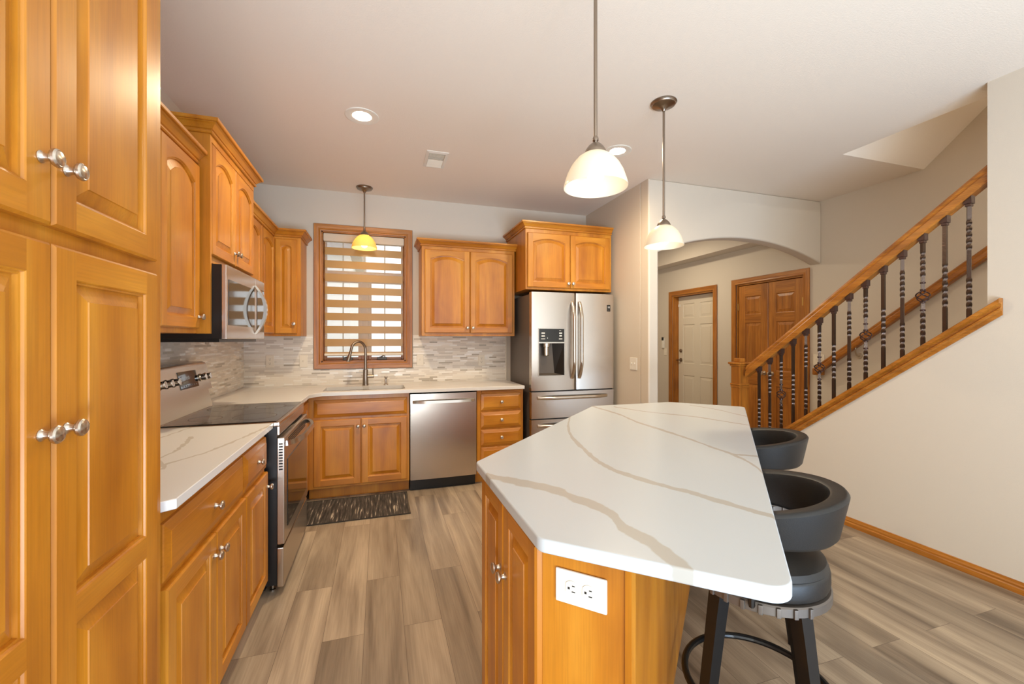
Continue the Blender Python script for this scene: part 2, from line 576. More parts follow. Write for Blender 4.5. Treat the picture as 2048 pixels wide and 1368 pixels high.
class MB:
    def __init__(self):
        self.bm = bmesh.new()
        self.X = Matrix.Identity(4)

    def _v(self, p):
        return self.bm.verts.new(self.X @ Vector(p))

    def face(self, vs, m=0):
        try:
            f = self.bm.faces.new(vs)
            f.material_index = m
            return f
        except ValueError:
            return None

    def quad(self, a, b, c, d, m=0):
        return self.face([self._v(p) for p in (a, b, c, d)], m)

    def box(self, x0, x1, y0, y1, z0, z1, m=0, bev=0.0, seg=2):
        v = [self._v((x, y, z)) for x in (x0, x1) for y in (y0, y1) for z in (z0, z1)]
        fs = [(0, 1, 3, 2), (4, 6, 7, 5), (0, 4, 5, 1), (2, 3, 7, 6), (0, 2, 6, 4), (1, 5, 7, 3)]
        F_ = [self.face([v[i] for i in f], m) for f in fs]
        if bev > 0:
            es = list({e for f in F_ for e in f.edges})
            r = bmesh.ops.bevel(self.bm, geom=es, offset=bev, segments=seg, affect='EDGES', profile=0.5)
            for f in r['faces']:
                f.material_index = m
        return self

    def loft(self, rings, m=0, closed=True, cap0=False, cap1=False):
        V = [[self._v(p) for p in r] for r in rings]
        n = len(V[0])
        for a, b in zip(V[:-1], V[1:]):
            for i in range(n if closed else n - 1):
                j = (i + 1) % n
                self.face([a[i], a[j], b[j], b[i]], m)
        if cap0:
            self.face(V[0][::-1], m)
        if cap1:
            self.face(V[-1], m)
        return self

    def tube(self, pts, r, seg=10, m=0, closed=False, cap=True):
        pts = [Vector(p) for p in pts]
        n = len(pts)
        rs = r if isinstance(r, (list, tuple)) else [r] * n
        t0 = (pts[1] - pts[0]).normalized()
        up = Vector((0, 0, 1)) if abs(t0.z) < 0.9 else Vector((1, 0, 0))
        nrm = t0.cross(up).normalized()
        rings = []
        for i in range(n):
            if closed:
                t = (pts[(i + 1) % n] - pts[i - 1]).normalized()
            else:
                t = (pts[min(i + 1, n - 1)] - pts[max(i - 1, 0)]).normalized()
            nrm = (nrm - t * nrm.dot(t)).normalized()
            bn = t.cross(nrm)
            rings.append([pts[i] + (nrm * math.cos(2 * PI * k / seg) + bn * math.sin(2 * PI * k / seg)) * rs[i] for k in range(seg)])
        if closed:
            rings.append(rings[0])
        return self.loft(rings, m, True, cap and not closed, cap and not closed)

    def lathe(self, prof, c=(0, 0, 0), seg=24, m=0, ax='z', cap=True):
        rings = []
        for r, h in prof:
            ring = []
            for k in range(seg):
                a = 2 * PI * k / seg
                u, w = r * math.cos(a), r * math.sin(a)
                p = (u, w, h) if ax == 'z' else ((u, -h, w) if ax == 'y' else (h, u, w))
                ring.append((c[0] + p[0], c[1] + p[1], c[2] + p[2]))
            rings.append(ring)
        return self.loft(rings, m, True, cap, cap)

    def prism(self, poly, z0, z1, bev=0.0, m=0, seg=3):
        rings = []
        if bev > 0:
            for k in range(seg + 1):
                a = PI / 2 * k / seg
                o = bev * (1 - math.sin(a))
                rings.append([(x, y, z0 + bev * (1 - math.cos(a))) for x, y in offset(poly, -o)])
            for k in range(seg + 1):
                a = PI / 2 * k / seg
                o = bev * (1 - math.cos(a))
                rings.append([(x, y, z1 - bev * (1 - math.sin(a))) for x, y in offset(poly, -o)])
        else:
            rings = [[(x, y, z0) for x, y in poly], [(x, y, z1) for x, y in poly]]
        return self.loft(rings, m, True, True, True)

    def sweep(self, path, prof, m=0):
        """profile (out, z) along a flat path (x, y), outward = right-hand side, mitred"""
        n = len(path)
        P = [Vector(p) for p in path]
        rings = []
        for i in range(n):
            d0 = (P[i] - P[i - 1]).normalized() if i > 0 else (P[1] - P[0]).normalized()
            d1 = (P[i + 1] - P[i]).normalized() if i < n - 1 else d0
            n0, n1 = Vector((d0.y, -d0.x)), Vector((d1.y, -d1.x))
            mt = (n0 + n1)
            mt = mt / max(1e-6, mt.dot(n0))
            rings.append([(P[i].x + mt.x * o, P[i].y + mt.y * o, z) for o, z in prof])
        return self.loft(rings, m, True, True, True)

    def build(self, name, mats, parent=None, loc=(0, 0, 0), rotz=0.0, smooth=35, recalc=True):
        if recalc:
            bmesh.ops.recalc_face_normals(self.bm, faces=self.bm.faces[:])
        me = bpy.data.meshes.new(name)
        self.bm.to_mesh(me)
        self.bm.free()
        for mt in (mats if isinstance(mats, (list, tuple)) else [mats]):
            me.materials.append(mt)
        if smooth:
            me.polygons.foreach_set('use_smooth', [True] * len(me.polygons))
            me.set_sharp_from_angle(angle=math.radians(smooth))
        o = bpy.data.objects.new(name, me)
        COL.objects.link(o)
        if smooth:
            wn_ = o.modifiers.new('weighted_normal', 'WEIGHTED_NORMAL')
            wn_.keep_sharp = True
            wn_.weight = 80
        o.location = loc
        o.rotation_euler = (0, 0, rotz)
        if parent is not None:
            o.parent = parent
        return o


def offset(poly, d):
    """grow (d > 0) or shrink a counter-clockwise polygon"""
    n = len(poly)
    out = []
    for i in range(n):
        a, b, c = Vector(poly[i - 1]), Vector(poly[i]), Vector(poly[(i + 1) % n])
        d0, d1 = (b - a).normalized(), (c - b).normalized()
        n0, n1 = Vector((d0.y, -d0.x)), Vector((d1.y, -d1.x))
        mt = n0 + n1
        mt = mt / max(0.25, mt.dot(n0))
        out.append((b.x + mt.x * d, b.y + mt.y * d))
    return out


def rounded(poly, rad, seg=6):
    n = len(poly)
    out = []
    rs = rad if isinstance(rad, (list, tuple)) else [rad] * n
    for i in range(n):
        a, b, c = Vector(poly[i - 1]), Vector(poly[i]), Vector(poly[(i + 1) % n])
        r = rs[i]
        if r <= 0:
            out.append(tuple(b))
            continue
        u, v = (a - b).normalized(), (c - b).normalized()
        ang = u.angle(v)
        t = r / math.tan(ang / 2)
        p0, p1 = b + u * t, b + v * t
        ctr = b + (u + v).normalized() * (r / math.sin(ang / 2))
        a0 = math.atan2(p0.y - ctr.y, p0.x - ctr.x)
        a1 = math.atan2(p1.y - ctr.y, p1.x - ctr.x)
        da = (a1 - a0 + PI) % (2 * PI) - PI
        for k in range(seg + 1):
            an = a0 + da * k / seg
            out.append((ctr.x + r * math.cos(an), ctr.y + r * math.sin(an)))
    return out


def thing(name, label, cat, loc=(0, 0, 0), rotz=0.0, group=None):
    o = bpy.data.objects.new(name, None)
    COL.objects.link(o)
    o.empty_display_size = 0.05
    o.location = loc
    o.rotation_euler = (0, 0, rotz)
    o['label'] = label
    o['category'] = cat
    if group:
        o['group'] = group
    return o


def tag(o, label, cat, group=None):
    o['label'] = label
    o['category'] = cat
    if group:
        o['group'] = group
    return o


def struct(o, label=None):
    o['kind'] = 'structure'
    if label:
        o['label'] = label
    return o


def text(parent, s, size, m, loc, rot, name='print', depth=0.0004):
    cu = bpy.data.curves.new(name, 'FONT')
    cu.body = s
    cu.size = size
    cu.align_x = 'CENTER'
    cu.align_y = 'CENTER'
    cu.extrude = depth
    t = bpy.data.objects.new(name, cu)
    COL.objects.link(t)
    bpy.context.view_layer.update()
    me = bpy.data.meshes.new_from_object(t.evaluated_get(bpy.context.evaluated_depsgraph_get()))
    bpy.data.objects.remove(t)
    me.materials.clear()
    me.materials.append(m)
    o = bpy.data.objects.new(name, me)
    COL.objects.link(o)
    o.location = loc
    o.rotation_euler = rot
    o.parent = parent
    return o


# ------------------------------------------------------------------ room shell
XL, YB, H, XF, YA, XS, XR = -1.196, 4.43, 2.80, 2.30, 3.23, 3.26, 4.41
R90 = PI / 2

mb = MB(); mb.box(-1.35, 4.60, -3.6, 6.6, -0.06, 0.0)
struct(mb.build('floor', M['floor'], smooth=0))

mb = MB()
mb.box(-1.35, 3.45, -3.6, 6.6, H, H + 0.08)
mb.box(3.45, 4.60, 2.36, 6.6, H, H + 0.08)
mb.loft([[(3.45, 2.36, H), (3.45, 0.6, H + 1.5), (3.45, 0.6, H + 1.6), (3.45, 2.36, H + 0.1)],
         [(4.60, 2.36, H), (4.60, 0.6, H + 1.5), (4.60, 0.6, H + 1.6), (4.60, 2.36, H + 0.1)]], 0, True, True, True)
mb.box(3.45, 4.60, -1.2, 0.65, H + 1.5, H + 1.6)
mb.box(3.40, 3.45, -1.2, 2.36, H + .06, H + 1.6)
struct(mb.build('ceiling', M['ceil'], smooth=0))

mb = MB(); mb.box(XL - 0.12, XL, -3.6, YB + 0.12, 0, H)
struct(mb.build('wall_left', M['wall'], smooth=0))

# back wall with the window hole
wx0, wx1, wz0, wz1 = -0.535, 0.255, 1.135, 2.405
mb = MB()
mb.box(XL, wx0, YB, YB + 0.14, 0, H)
mb.box(wx1, XF, YB, YB + 0.14, 0, H)
mb.box(wx0, wx1, YB, YB + 0.14, 0, wz0)
mb.box(wx0, wx1, YB, YB + 0.14, wz1, H)
struct(mb.build('wall_back', M['wall'], smooth=0))

mb = MB(); mb.box(XF, XF + 0.10, YA + 0.13, 6.4, 0, H)
struct(mb.build('wall_fridge_side', M['wall'], smooth=0))

# arched opening to the hall
mb = MB()
poly = [(XF, 0), (2.405, 0), (2.405, 2.145)]
x0, x1, zs, rise = 2.405, XR, 2.15, 0.19
half = (x1 - x0) / 2
Rr = (half * half + rise * rise) / (2 * rise)
for k in range(0, 33):
    x = x0 + (x1 - x0) * k / 32
    z = zs + math.sqrt(Rr * Rr - (x - x0 - half) ** 2) - (Rr - rise)
    if k > 0:
        poly.append((x, z))
poly += [(XR, H), (XF, H)]
b = 0.016
rings = []
for (yy, off) in ((YA + b, 0), (YA + b * .45, -b * .18), (YA + b * .12, -b * .55), (YA, -b)):
    rings.insert(0, [(x, yy, z) for x, z in offset(poly, off)])
for (yy, off) in ((YA + .13 - b, 0), (YA + .13 - b * .12, -b * .55), (YA + .13, -b)):
    rings.append([(x, yy, z) for x, z in offset(poly, off)])
mb.loft(rings, 0, True, False, False)
for rr in (rings[0], rings[-1]):
    vs = [mb._v(p) for p in rr]
    es = [mb.bm.edges.new((vs[i], vs[(i + 1) % len(vs)])) for i in range(len(vs))]
    bmesh.ops.triangle_fill(mb.bm, edges=es, use_beauty=True)
bmesh.ops.remove_doubles(mb.bm, verts=mb.bm.verts[:], dist=1e-5)
struct(mb.build('wall_arch', M['wall'], smooth=40))

# far wall with the stairs' hand rail, the closet and the entry door
DW0, DW1 = 4.715, 5.575          # white door opening in Y
CL0, CL1 = 3.415, 4.325          # closet opening
mb = MB()
mb.box(XR, XR + 0.16, -1.2, CL0, 0, H + 1.6)
mb.box(XR, XR + 0.16, CL1, DW0, 0, H)
mb.box(XR, XR + 0.16, DW1, 6.4, 0, H)
mb.box(XR, XR + 0.16, CL0, CL1, 2.06, H)
mb.box(XR, XR + 0.16, DW0, DW1, 2.04, H)
mb.box(XR + .14, XR + 0.2, CL0 - .1, DW1 + .1, 0, 2.2)
struct(mb.build('wall_far', M['wall'], smooth=0))

mb = MB(); mb.box(XF, XR + 0.16, 6.4, 6.5, 0, H)
struct(mb.build('wall_hall_end', M['wall'], smooth=0))
mb = MB(); mb.box(4.18, XR, 3.36, 6.4, 2.50, H)
struct(mb.build('wall_hall_soffit', M['wall'], smooth=0))
mb = MB(); mb.box(3.36, XR + .16, -1.25, -1.2, 0, H + 1.6)
struct(mb.build('wall_stairwell_end', M['wall'], smooth=0))


def capz(y):
    return 1.10 + 0.755 * (2.03 - y)


def railz(y):
    return 1.627 + 0.755 * (2.29 - y)


YE = 1.455
mb = MB()
bz = lambda y: capz(y) - 0.085
y_end = 3.30
mb.loft([[(XS, YE, 0), (XS, y_end, 0), (XS, y_end, max(0.02, bz(y_end))), (XS, YE, bz(YE))],
         [(XS + .10, YE, 0), (XS + .10, y_end, 0), (XS + .10, y_end, max(0.02, bz(y_end))), (XS + .10, YE, bz(YE))]], 0, True, True, True)
mb.box(XS, 3.36, -3.6, YE, 0, H)
struct(mb.build('wall_stair', M['wall'], smooth=0))

# stairs behind the knee wall
mb = MB()
for k in range(13):
    y1 = 3.10 - 0.239 * k
    mb.box(XS + .10, XR, y1 - 0.239 - 0.02, y1, 0.0 if k == 0 else 0.18 * k - 0.02, 0.18 * (k + 1), bev=0.012)
struct(mb.build('trim_stair_flight', M['carpet'], smooth=0))

# baseboard of the stair wall, back-splashes
mb = MB()
prof = [(0, 0), (0.016, 0), (0.016, 0.028), (0.012, 0.034), (0.012, 0.044), (0.008, 0.052), (0.006, 0.062), (0, 0.064)]
mb.sweep([(XS, y_end), (XS, -3.6)], [(o, z) for o, z in prof])
struct(mb.build('baseboard_right', M['oak_y'], smooth=0))

mb = MB()
SB = 0.008
mb.box(XL, -0.607, YB - SB, YB, 0.915, 1.40)
mb.box(0.327, 1.318, YB - SB, YB, 0.915, 1.40)
mb.box(-0.607, 0.327, YB - SB, YB, 0.915, 1.063)
struct(mb.build('wall_backsplash_back', M['tile_x'], smooth=0))
mb = MB(); mb.box(XL, XL + SB, 1.366, YB - SB, 0.915, 1.40)
struct(mb.build('wall_backsplash_left', M['tile_y'], smooth=0))
mb = MB(); mb.box(1.318, 1.328, YB - .012, YB, 0.915, 1.40)
struct(mb.build('trim_1', M['offwhite'], smooth=0))

# ------------------------------------------------------------------ window
win = thing('window_1', 'oak-cased kitchen window above the sink', 'window', (0, YB, 0))
win['kind'] = 'structure'
del win['category']
del win['label']
cas = [(0, -.004), (0, -.018), (.008, -.020), (.018, -.016), (.032, -.018), (.040, -.022), (.062, -.024), (.066, -.018), (.066, -.004)]


def casing(x0, x1, z0, z1, three=False):
    """picture-frame casing around the opening, mitred; local wall plane y = 0, front -y"""
    mb = MB()
    rings = []
    corners = [(x0, z0, -1, -1), (x0, z1, -1, 1), (x1, z1, 1, 1), (x1, z0, 1, -1)]
    for cx, cz, sx, sz in corners:
        if three and sz < 0:
            rings.append([(cx + sx * o, y, cz) for o, y in cas])
        else:
            rings.append([(cx + sx * o, y, cz + sz * o) for o, y in cas])
    V = [[mb._v(p) for p in r] for r in rings]
    n = len(cas)
    for a in range(3 if three else 4):
        A, B_ = V[a], V[(a + 1) % 4]
        mm = 0 if a in (0, 2) else 1
        for i in range(n):
            j = (i + 1) % n
            mb.face([A[i], A[j], B_[j], B_[i]], mm)
    if three:
        mb.face(V[0], 0)
        mb.face(V[3], 0)
    return mb


casing(wx0, wx1, wz0, wz1).build('window_casing', [M['oak_v'], M['oak_h']], win, smooth=30)
mb = MB()
mb.box(wx0, wx0 + .012, 0, .13, wz0, wz1)
mb.box(wx1 - .012, wx1, 0, .13, wz0, wz1)
mb.box(wx0, wx1, 0, .13, wz1 - .012, wz1, 1)
mb.box(wx0, wx1, 0, .13, wz0, wz0 + .012, 1)
mb.build('window_jamb', [M['oak_v'], M['oak_h']], win, smooth=0)
mb = MB()
mid = (wx0 + wx1) / 2
zt0, zt1 = 1.955, 2.01            # transom bar
mb.box(wx0 + .012, wx1 - .012, .085, .125, zt0, zt1, 1)
mb.box(mid - .034, mid + .034, .085, .125, wz0 + .012, zt0)
for (a, c, zz0, zz1) in ((wx0 + .012, wx1 - .012, zt1, wz1 - .012), (wx0 + .012, mid - .034, wz0 + .012, zt0), (mid + .034, wx1 - .012, wz0 + .012, zt0)):
    s = .030
    mb.box(a, a + s, .09, .12, zz0, zz1, bev=.004)
    mb.box(c - s, c, .09, .12, zz0, zz1, bev=.004)
    mb.box(a + s, c - s, .09, .12, zz0, zz0 + s, 1)
    mb.box(a + s, c - s, .09, .12, zz1 - s, zz1, 1)
mb.build('window_sash', [M['oak_v'], M['oak_h']], win, smooth=0)
mb = MB()
g = .006
for x in (-0.347, -0.148, 0.052):
    mb.box(x - g, x + g, .1, .112, zt1 + .03, wz1 - .042)
for x in (-0.347, 0.052):
    mb.box(x - g, x + g, .1, .112, wz0 + .042, zt0 - .03)
mb.box(wx0 + .042, wx1 - .042, .1, .112, 2.20, 2.212)
for z in (1.69, 1.42):
    mb.box(wx0 + .042, mid - .064, .1, .112, z, z + .012)
    mb.box(mid + .064, wx1 - .042, .1, .112, z, z + .012)
mb.build('window_grille', plain('grille', S(150, 148, 142), 0.5), win, smooth=0)
for i, (a, c, zz0, zz1) in enumerate(((wx0 + .04, wx1 - .04, zt1 + .028, wz1 - .04), (wx0 + .04, mid - .062, wz0 + .04, zt0 - .028), (mid + .062, wx1 - .04, wz0 + .04, zt0 - .028))):
    mb = MB(); mb.box(a, c, .104, .108, zz0, zz1)
    mb.build('glass_pane', M['pane'], win, smooth=0)
for cx in (-0.30, 0.025):
    mb = MB()
    mb.box(cx - .045, cx + .045, .045, .085, wz0 + .012, wz0 + .044, bev=.006)
    mb.tube([(cx - .03, .05, wz0 + .04), (cx + .0, .04, wz0 + .05), (cx + .02, .04, wz0 + .055)], .005, 8)
    o = mb.build('casement_operator', plain('operator_brown', S(72, 60, 50), 0.45), win)

# banded roller shade inside the casing
sh = thing('roller_shade', 'tan banded zebra roller shade lowered over the sink window', 'window shade', (0, YB, 0))
mb = MB(); mb.box(wx0 + .014, wx1 - .014, .004, .07, wz1 - .094, wz1 - .014, bev=.012)
o = mb.build('valance', plain('valance_fabric', S(206, 190, 168), 0.8), sh)
ztop = wz1 - .094
mb = MB(); mb2 = MB()
sx0, sx1 = wx0 + .028, wx1 - .028
pitch, clear = 0.1285, 0.0555
z = ztop + 0.004
k = 0
zb = wz0 + 0.082
while z > zb + 0.01:
    zc0 = max(z - clear, zb)
    mb2.box(sx0, sx1, .0405, .0409, zc0, z)
    zb1 = max(z - pitch, zb)
    if zc0 > zb1:
        mb.box(sx0, sx1, .038, .042, zb1, zc0)
    z -= pitch
mb.build('shade_band', M['fabric'], sh, smooth=0)
mb2.build('sheer_band', M['sheer'], sh, smooth=0)
mb = MB(); mb.lathe([(.0, sx0 - .004), (.013, sx0 - .004), (.014, sx0), (.014, sx1), (.013, sx1 + .004), (0, sx1 + .004)], (0, .04, zb - .012), 16, ax='x', cap=False)
mb.build('bottom_rail', M['offwhite'], sh)

# ------------------------------------------------------------------ outside
nb = thing('neighbour_house', 'pale sided neighbouring house seen through the shade', 'house', (-2.2, 10.5, 0))
mb = MB()
for k in range(24):
    mb.box(-3.2, 1.55, -.02 - (0.008 if k % 2 else 0), 4.0, k * .14, k * .14 + .138)
mb.build('siding', M['cover'], nb, smooth=0)
mb = MB()
mb.loft([[(-3.5, -.4, 3.3), (-3.5, 2, 4.7), (-3.5, 4.4, 3.3)], [(1.8, -.4, 3.3), (1.8, 2, 4.7), (1.8, 4.4, 3.3)]], 0, True, True, True)
mb.build('roof', M['roofing'], nb, smooth=0)
mb = MB(); mb.box(-14, 14, 6.7, 30, -.5, -.42)
o = mb.build('floor_lawn', M['grass'], smooth=0)
struct(o)

# ------------------------------------------------------------------ fronts: doors, drawers, knobs


def panel_door(w, h, t=0.02, cols=None, rows=None, fr=0.052, deep=0.0135, field=0.026, raised=True):
    """stile-and-rail front, local x 0..w, z 0..h, back at y = 0, face at y = -t. material 0 vertical grain, 1 horizontal"""
    mb = MB()
    if cols is None:
        cols = [(fr, w - fr)]
    if rows is None:
        rows = [(fr, h - fr, 0.0)]
    c = 0.005
    # outer shell
    ring0 = [(0, 0, 0), (w, 0, 0), (w, 0, h), (0, 0, h)]
    ring1 = [(0, -t + c, 0), (w, -t + c, 0), (w, -t + c, h), (0, -t + c, h)]
    ring2 = [(c, -t, c), (w - c, -t, c), (w - c, -t, h - c), (c, -t, h - c)]
    mb.loft([ring0, ring1, ring2], 0, True, True, False)
    # stiles
    xs = [c] + [v for cc in cols for v in cc] + [w - c]
    for i in range(0, len(xs), 2):
        mb.quad((xs[i], -t, c), (xs[i + 1], -t, c), (xs[i + 1], -t, h - c), (xs[i], -t, h - c), 0)
    NT = 14
    for (x0, x1) in cols:
        zs_ = c
        for (z0, z1, rise) in rows:
            mb.quad((x0, -t, zs_), (x1, -t, zs_), (x1, -t, z0), (x0, -t, z0), 1)
            zs_ = z1

            def outline(d, y):
                xa, xb = x0 + d, x1 - d
                ring = [(xa, y, z0 + d), (xb, y, z0 + d)]
                for k in range(NT + 1):
                    s = 1 - 2 * k / NT
                    x = (xa + xb) / 2 + s * (xb - xa) / 2
                    zz = z1 - d - rise * (s * s)
                    ring.append((x, y, zz))
                return ring
            prof = [(0, -t), (.002, -t + .0015), (.0035, -t + .0055), (.007, -t + .0065), (.008, -t + deep), (.012, -t + deep)]
            if raised:
                prof += [(.012 + field, -t + .0035), (.0128 + field, -t + .001)]
            rr = [outline(d, y) for d, y in prof]
            mb.loft(rr, 0, True, False, True)
            # top rail piece above an arched panel
            if rise > 0:
                o = outline(0, -t)[2:]
                top = [(p[0], -t, z1 + 0.0001) for p in o]
                for k in range(len(o) - 1):
                    mb.quad(o[k], top[k], top[k + 1], o[k + 1], 1)
        mb.quad((x0, -t, zs_), (x1, -t, zs_), (x1, -t, h - c), (x0, -t, h - c), 1)
    bmesh.ops.remove_doubles(mb.bm, verts=mb.bm.verts[:], dist=1e-5)
    return mb


def drawer_front(w, h, t=0.02):
    mb = MB()
    b1 = 0.026
    def rg(d, y):
        return [(d, y, d), (w - d, y, d), (w - d, y, h - d), (d, y, h - d)]
    mb.loft([rg(0, 0), rg(0, -t + .011), rg(.003, -t + .008), rg(b1, -t + .0015), rg(b1 + .002, -t)], 0, True, True, True)
    return mb


KN = MB()
KN.lathe([(0, 0), (.010, 0), (.0105, .002), (.008, .004), (.0065, .008), (.0062, .013), (.009, .016), (.0135, .018), (.0158, .0215),
          (.0155, .025), (.013, .0275), (.0122, .0272), (.0105, .0282), (0, .0292)], ax='y', seg=20, cap=False)
knob0 = KN.build('knob', M['nickel'])
KNOB_ME = knob0.data
bpy.data.objects.remove(knob0)


def knob(parent, x, z, y=-0.02, s=1.0):
    o = bpy.data.objects.new('knob', KNOB_ME)
    COL.objects.link(o)
    o.parent = parent
    o.location = (x, y, z)
    o.scale = (s, s, s)
    o['label'] = 'brushed nickel mushroom knob'
    return o


def door(cab, x0, x1, z0, z1, knobpos=None, arch=0.0, y=0.0, fr=0.052, rows=None, name='door', field=0.026):
    w, h = x1 - x0, z1 - z0
    rw = rows if rows else [(fr, h - fr, arch)]
    o = panel_door(w, h, fr=fr, rows=rw, field=field).build(name, [WV, WH], cab, (x0, y, z0), smooth=0)
    if knobpos:
        knob(o, knobpos[0] - x0, knobpos[1] - z0)
    return o


def drawer(cab, x0, x1, z0, z1, kn=True, y=0.0, name='drawer'):
    o = drawer_front(x1 - x0, z1 - z0).build(name, [WH], cab, (x0, y, z0), smooth=0)
    if kn:
        knob(o, (x1 - x0) / 2, (z1 - z0) / 2)
    return o


CROWN = [(0, 0), (.009, 0), (.013, .005), (.013, .011), (.007, .015), (.007, .018), (.014, .021), (.020, .030), (.029, .040), (.037, .045), (.037, .049), (.045, .049), (.048, .053), (.048, .066), (0, .066)]


def crown(cab, path, z, s=1.0):
    mb = MB()
    mb.sweep(path, [(o * s, z + h * s) for o, h in CROWN])
    return mb.build('crown_moulding', WH, cab, smooth=12)


def base_body(cab, W_, D, Hh=0.884, kick=0.10, kd=0.07, x0=0.0):
    mb = MB()
    mb.box(x0, W_, 0, D, kick, Hh, bev=.002, seg=1)
    mb.box(x0, W_, kd, D, 0, kick)
    return mb.build('body', WV, cab, smooth=0)


# ------------------------------------------------------------------ pantry
XD = -0.56
c = thing('pantry_cabinet', 'tall maple pantry cabinet with four panelled doors at far left', 'cabinet', (XD, 0.585, 0), R90)
W_ = 1.362 - 0.585
mb = MB()
mb.box(0, W_, 0, .634, .10, 2.36, bev=.003, seg=1)
mb.box(0, W_, .07, .634, 0, .10)
mb.build('body', WV, c, smooth=0)
yy = lambda v: v - 0.585
door(c, yy(.604), yy(.934), 1.553, 2.29, (yy(.906), 1.66), fr=.056)
door(c, yy(.939), yy(1.300), 1.553, 2.29, (yy(.967), 1.66), fr=.056)
rws = [(.056, .705, 0), (.755, 1.346, 0)]
door(c, yy(.604), yy(.934), .12, 1.522, (yy(.906), 1.195), fr=.056, rows=rws)
door(c, yy(.939), yy(1.300), .12, 1.522, (yy(.967), 1.195), fr=.056, rows=rws)

# ------------------------------------------------------------------ wall cabinets on the left
c = thing('wall_cabinet', 'maple wall cabinet between the pantry and the microwave, single arched doors', 'cabinet', (-.875, 1.366, 1.385), R90)
mb = MB(); mb.box(0, 1.124, 0, .32, 0, .86, bev=.002, seg=1)
mb.build('body', WV, c, smooth=0)
door(c, .03, .705, .025, .835, (.06, .09), arch=.05)
door(c, .715, 1.108, .025, .835, (1.088, .082), arch=.045)
crown(c, [(0, 0), (1.124, 0)], .85)

c = thing('wall_cabinet', 'taller maple cabinet with two arched doors directly above the microwave', 'cabinet', (-.835, 2.492, 1.385), R90)
mb = MB()
mb.box(.018, .773, 0, .36, .368, 1.02, bev=.002, seg=1)
mb.box(0, .018, -.018, .36, 0, 1.02)
mb.box(.018, .773, -.018, 0, .978, 1.02)
mb.build('body', WV, c, smooth=0)
d1 = door(c, .022, .390, .405, .975, (.365, .475), arch=.045)
d2 = door(c, .394, .765, .405, .975, (.420, .475), arch=.045)
for zz in (.06, .48):
    mb = MB(); mb.box(-.004, .003, -.012, .0, zz, zz + .045, bev=.001)
    mb.build('hinge', M['bronze'], d1)
crown(c, [(0, .36), (0, -.018), (.773, -.018), (.773, .36)], 1.012)

c = thing('corner_wall_cabinet', 'maple corner wall cabinet wrapping from the microwave to the window', 'cabinet', (-.875, 3.27, 1.385), R90)
# local x = Y - 3.27, local y = -.875 - X
mb = MB()
mb.box(0, 1.152, 0, .315, 0, .872, bev=.002, seg=1)
mb.box(.835, 1.152, -.212, 0, 0, .872, bev=.002, seg=1)
mb.build('body', WV, c, smooth=0)
door(c, .012, .360, .022, .845, None, arch=.04)
door(c, .366, .780, .022, .845, None, arch=.04)
d = panel_door(.172, .823, fr=.042, rows=[(.05, .773, .02)], field=.02).build('door', [WV, WH], c, (.835, -.012, .022), -R90, smooth=0)
knob(d, .150, .085)
crown(c, [(-.0, .0), (.835, 0), (.835, -.212), (1.152, -.212)], .866)

# ------------------------------------------------------------------ wall cabinets on the back wall
c = thing('wall_cabinet', 'maple two-door wall cabinet right of the window', 'cabinet', (.386, 4.105, 1.39))
mb = MB(); mb.box(0, .934, 0, .32, 0, .872, bev=.002, seg=1)
mb.build('body', WV, c, smooth=0)
door(c, .028, .464, .03, .832, (.440, .080), arch=.036)
door(c, .470, .906, .03, .832, (.494, .080), arch=.036)
crown(c, [(0, .32), (0, 0), (.934, 0), (.934, .32)], .864)

c = thing('wall_cabinet', 'deep maple cabinet with two small arched doors above the refrigerator', 'cabinet', (1.335, 3.81, 1.838))
mb = MB(); mb.box(0, .93, 0, .615, 0, .59, bev=.002, seg=1)
mb.build('body', WV, c, smooth=0)
door(c, .018, .460, .022, .545, (.437, .066), arch=.034)
door(c, .465, .905, .022, .545, (.488, .066), arch=.034)
crown(c, [(0, .615), (0, 0), (.93, 0)], .584)

# ------------------------------------------------------------------ base cabinets
c = thing('base_cabinet', 'maple base cabinet with drawers and doors between pantry and range', 'cabinet', (-.57, 1.37, 0), R90)
base_body(c, 1.10, .62)
yy = lambda v: v - 1.37
d = drawer(c, yy(1.372), yy(2.065), .694, .852)
d = drawer(c, yy(2.082), yy(2.455), .694, .852)
door(c, yy(1.375), yy(1.738), .105, .672, (yy(1.712), .60))
door(c, yy(1.743), yy(2.085), .105, .672, (yy(1.770), .60))
door(c, yy(2.092), yy(2.460), .105, .672, (yy(2.435), .60))

c = thing('base_cabinet', 'maple corner base cabinet squeezed between range and sink cabinet', 'cabinet', (-.57, 3.282, 0), R90)
base_body(c, 1.14, .62)
door(c, .03, .50, .125, .845, None)

c = thing('base_cabinet', 'maple sink base cabinet with false drawer front above two doors', 'cabinet', (-.568, 3.85, 0))
mb = MB()
mb.box(0, .822, 0, .03, .10, .884, bev=.002, seg=1)
mb.box(0, .822, .07, .09, 0, .10)
mb.box(0, .018, .03, .57, .1, .884)
mb.box(.804, .822, .03, .57, .1, .884)
mb.box(.018, .804, .03, .57, .1, .118)
mb.build('body', WV, c, smooth=0)
drawer(c, .046, .802, .700, .845, kn=False, name='false_drawer_front')
door(c, .046, .415, .122, .678, (.393, .615))
door(c, .421, .802, .122, .678, (.443, .615))

c = thing('base_cabinet', 'narrow maple four-drawer base cabinet right of the dishwasher', 'cabinet', (.868, 3.85, 0))
base_body(c, .456, .57)
mb = MB(); mb.box(.045, .43, -.012, .3, .857, .870, bev=.002)
mb.build('pull_out_board', WH, c, smooth=0)
for z0, z1 in ((.690, .846), (.526, .672), (.360, .508), (.118, .342)):
    drawer(c, .036, .430, z0, z1)

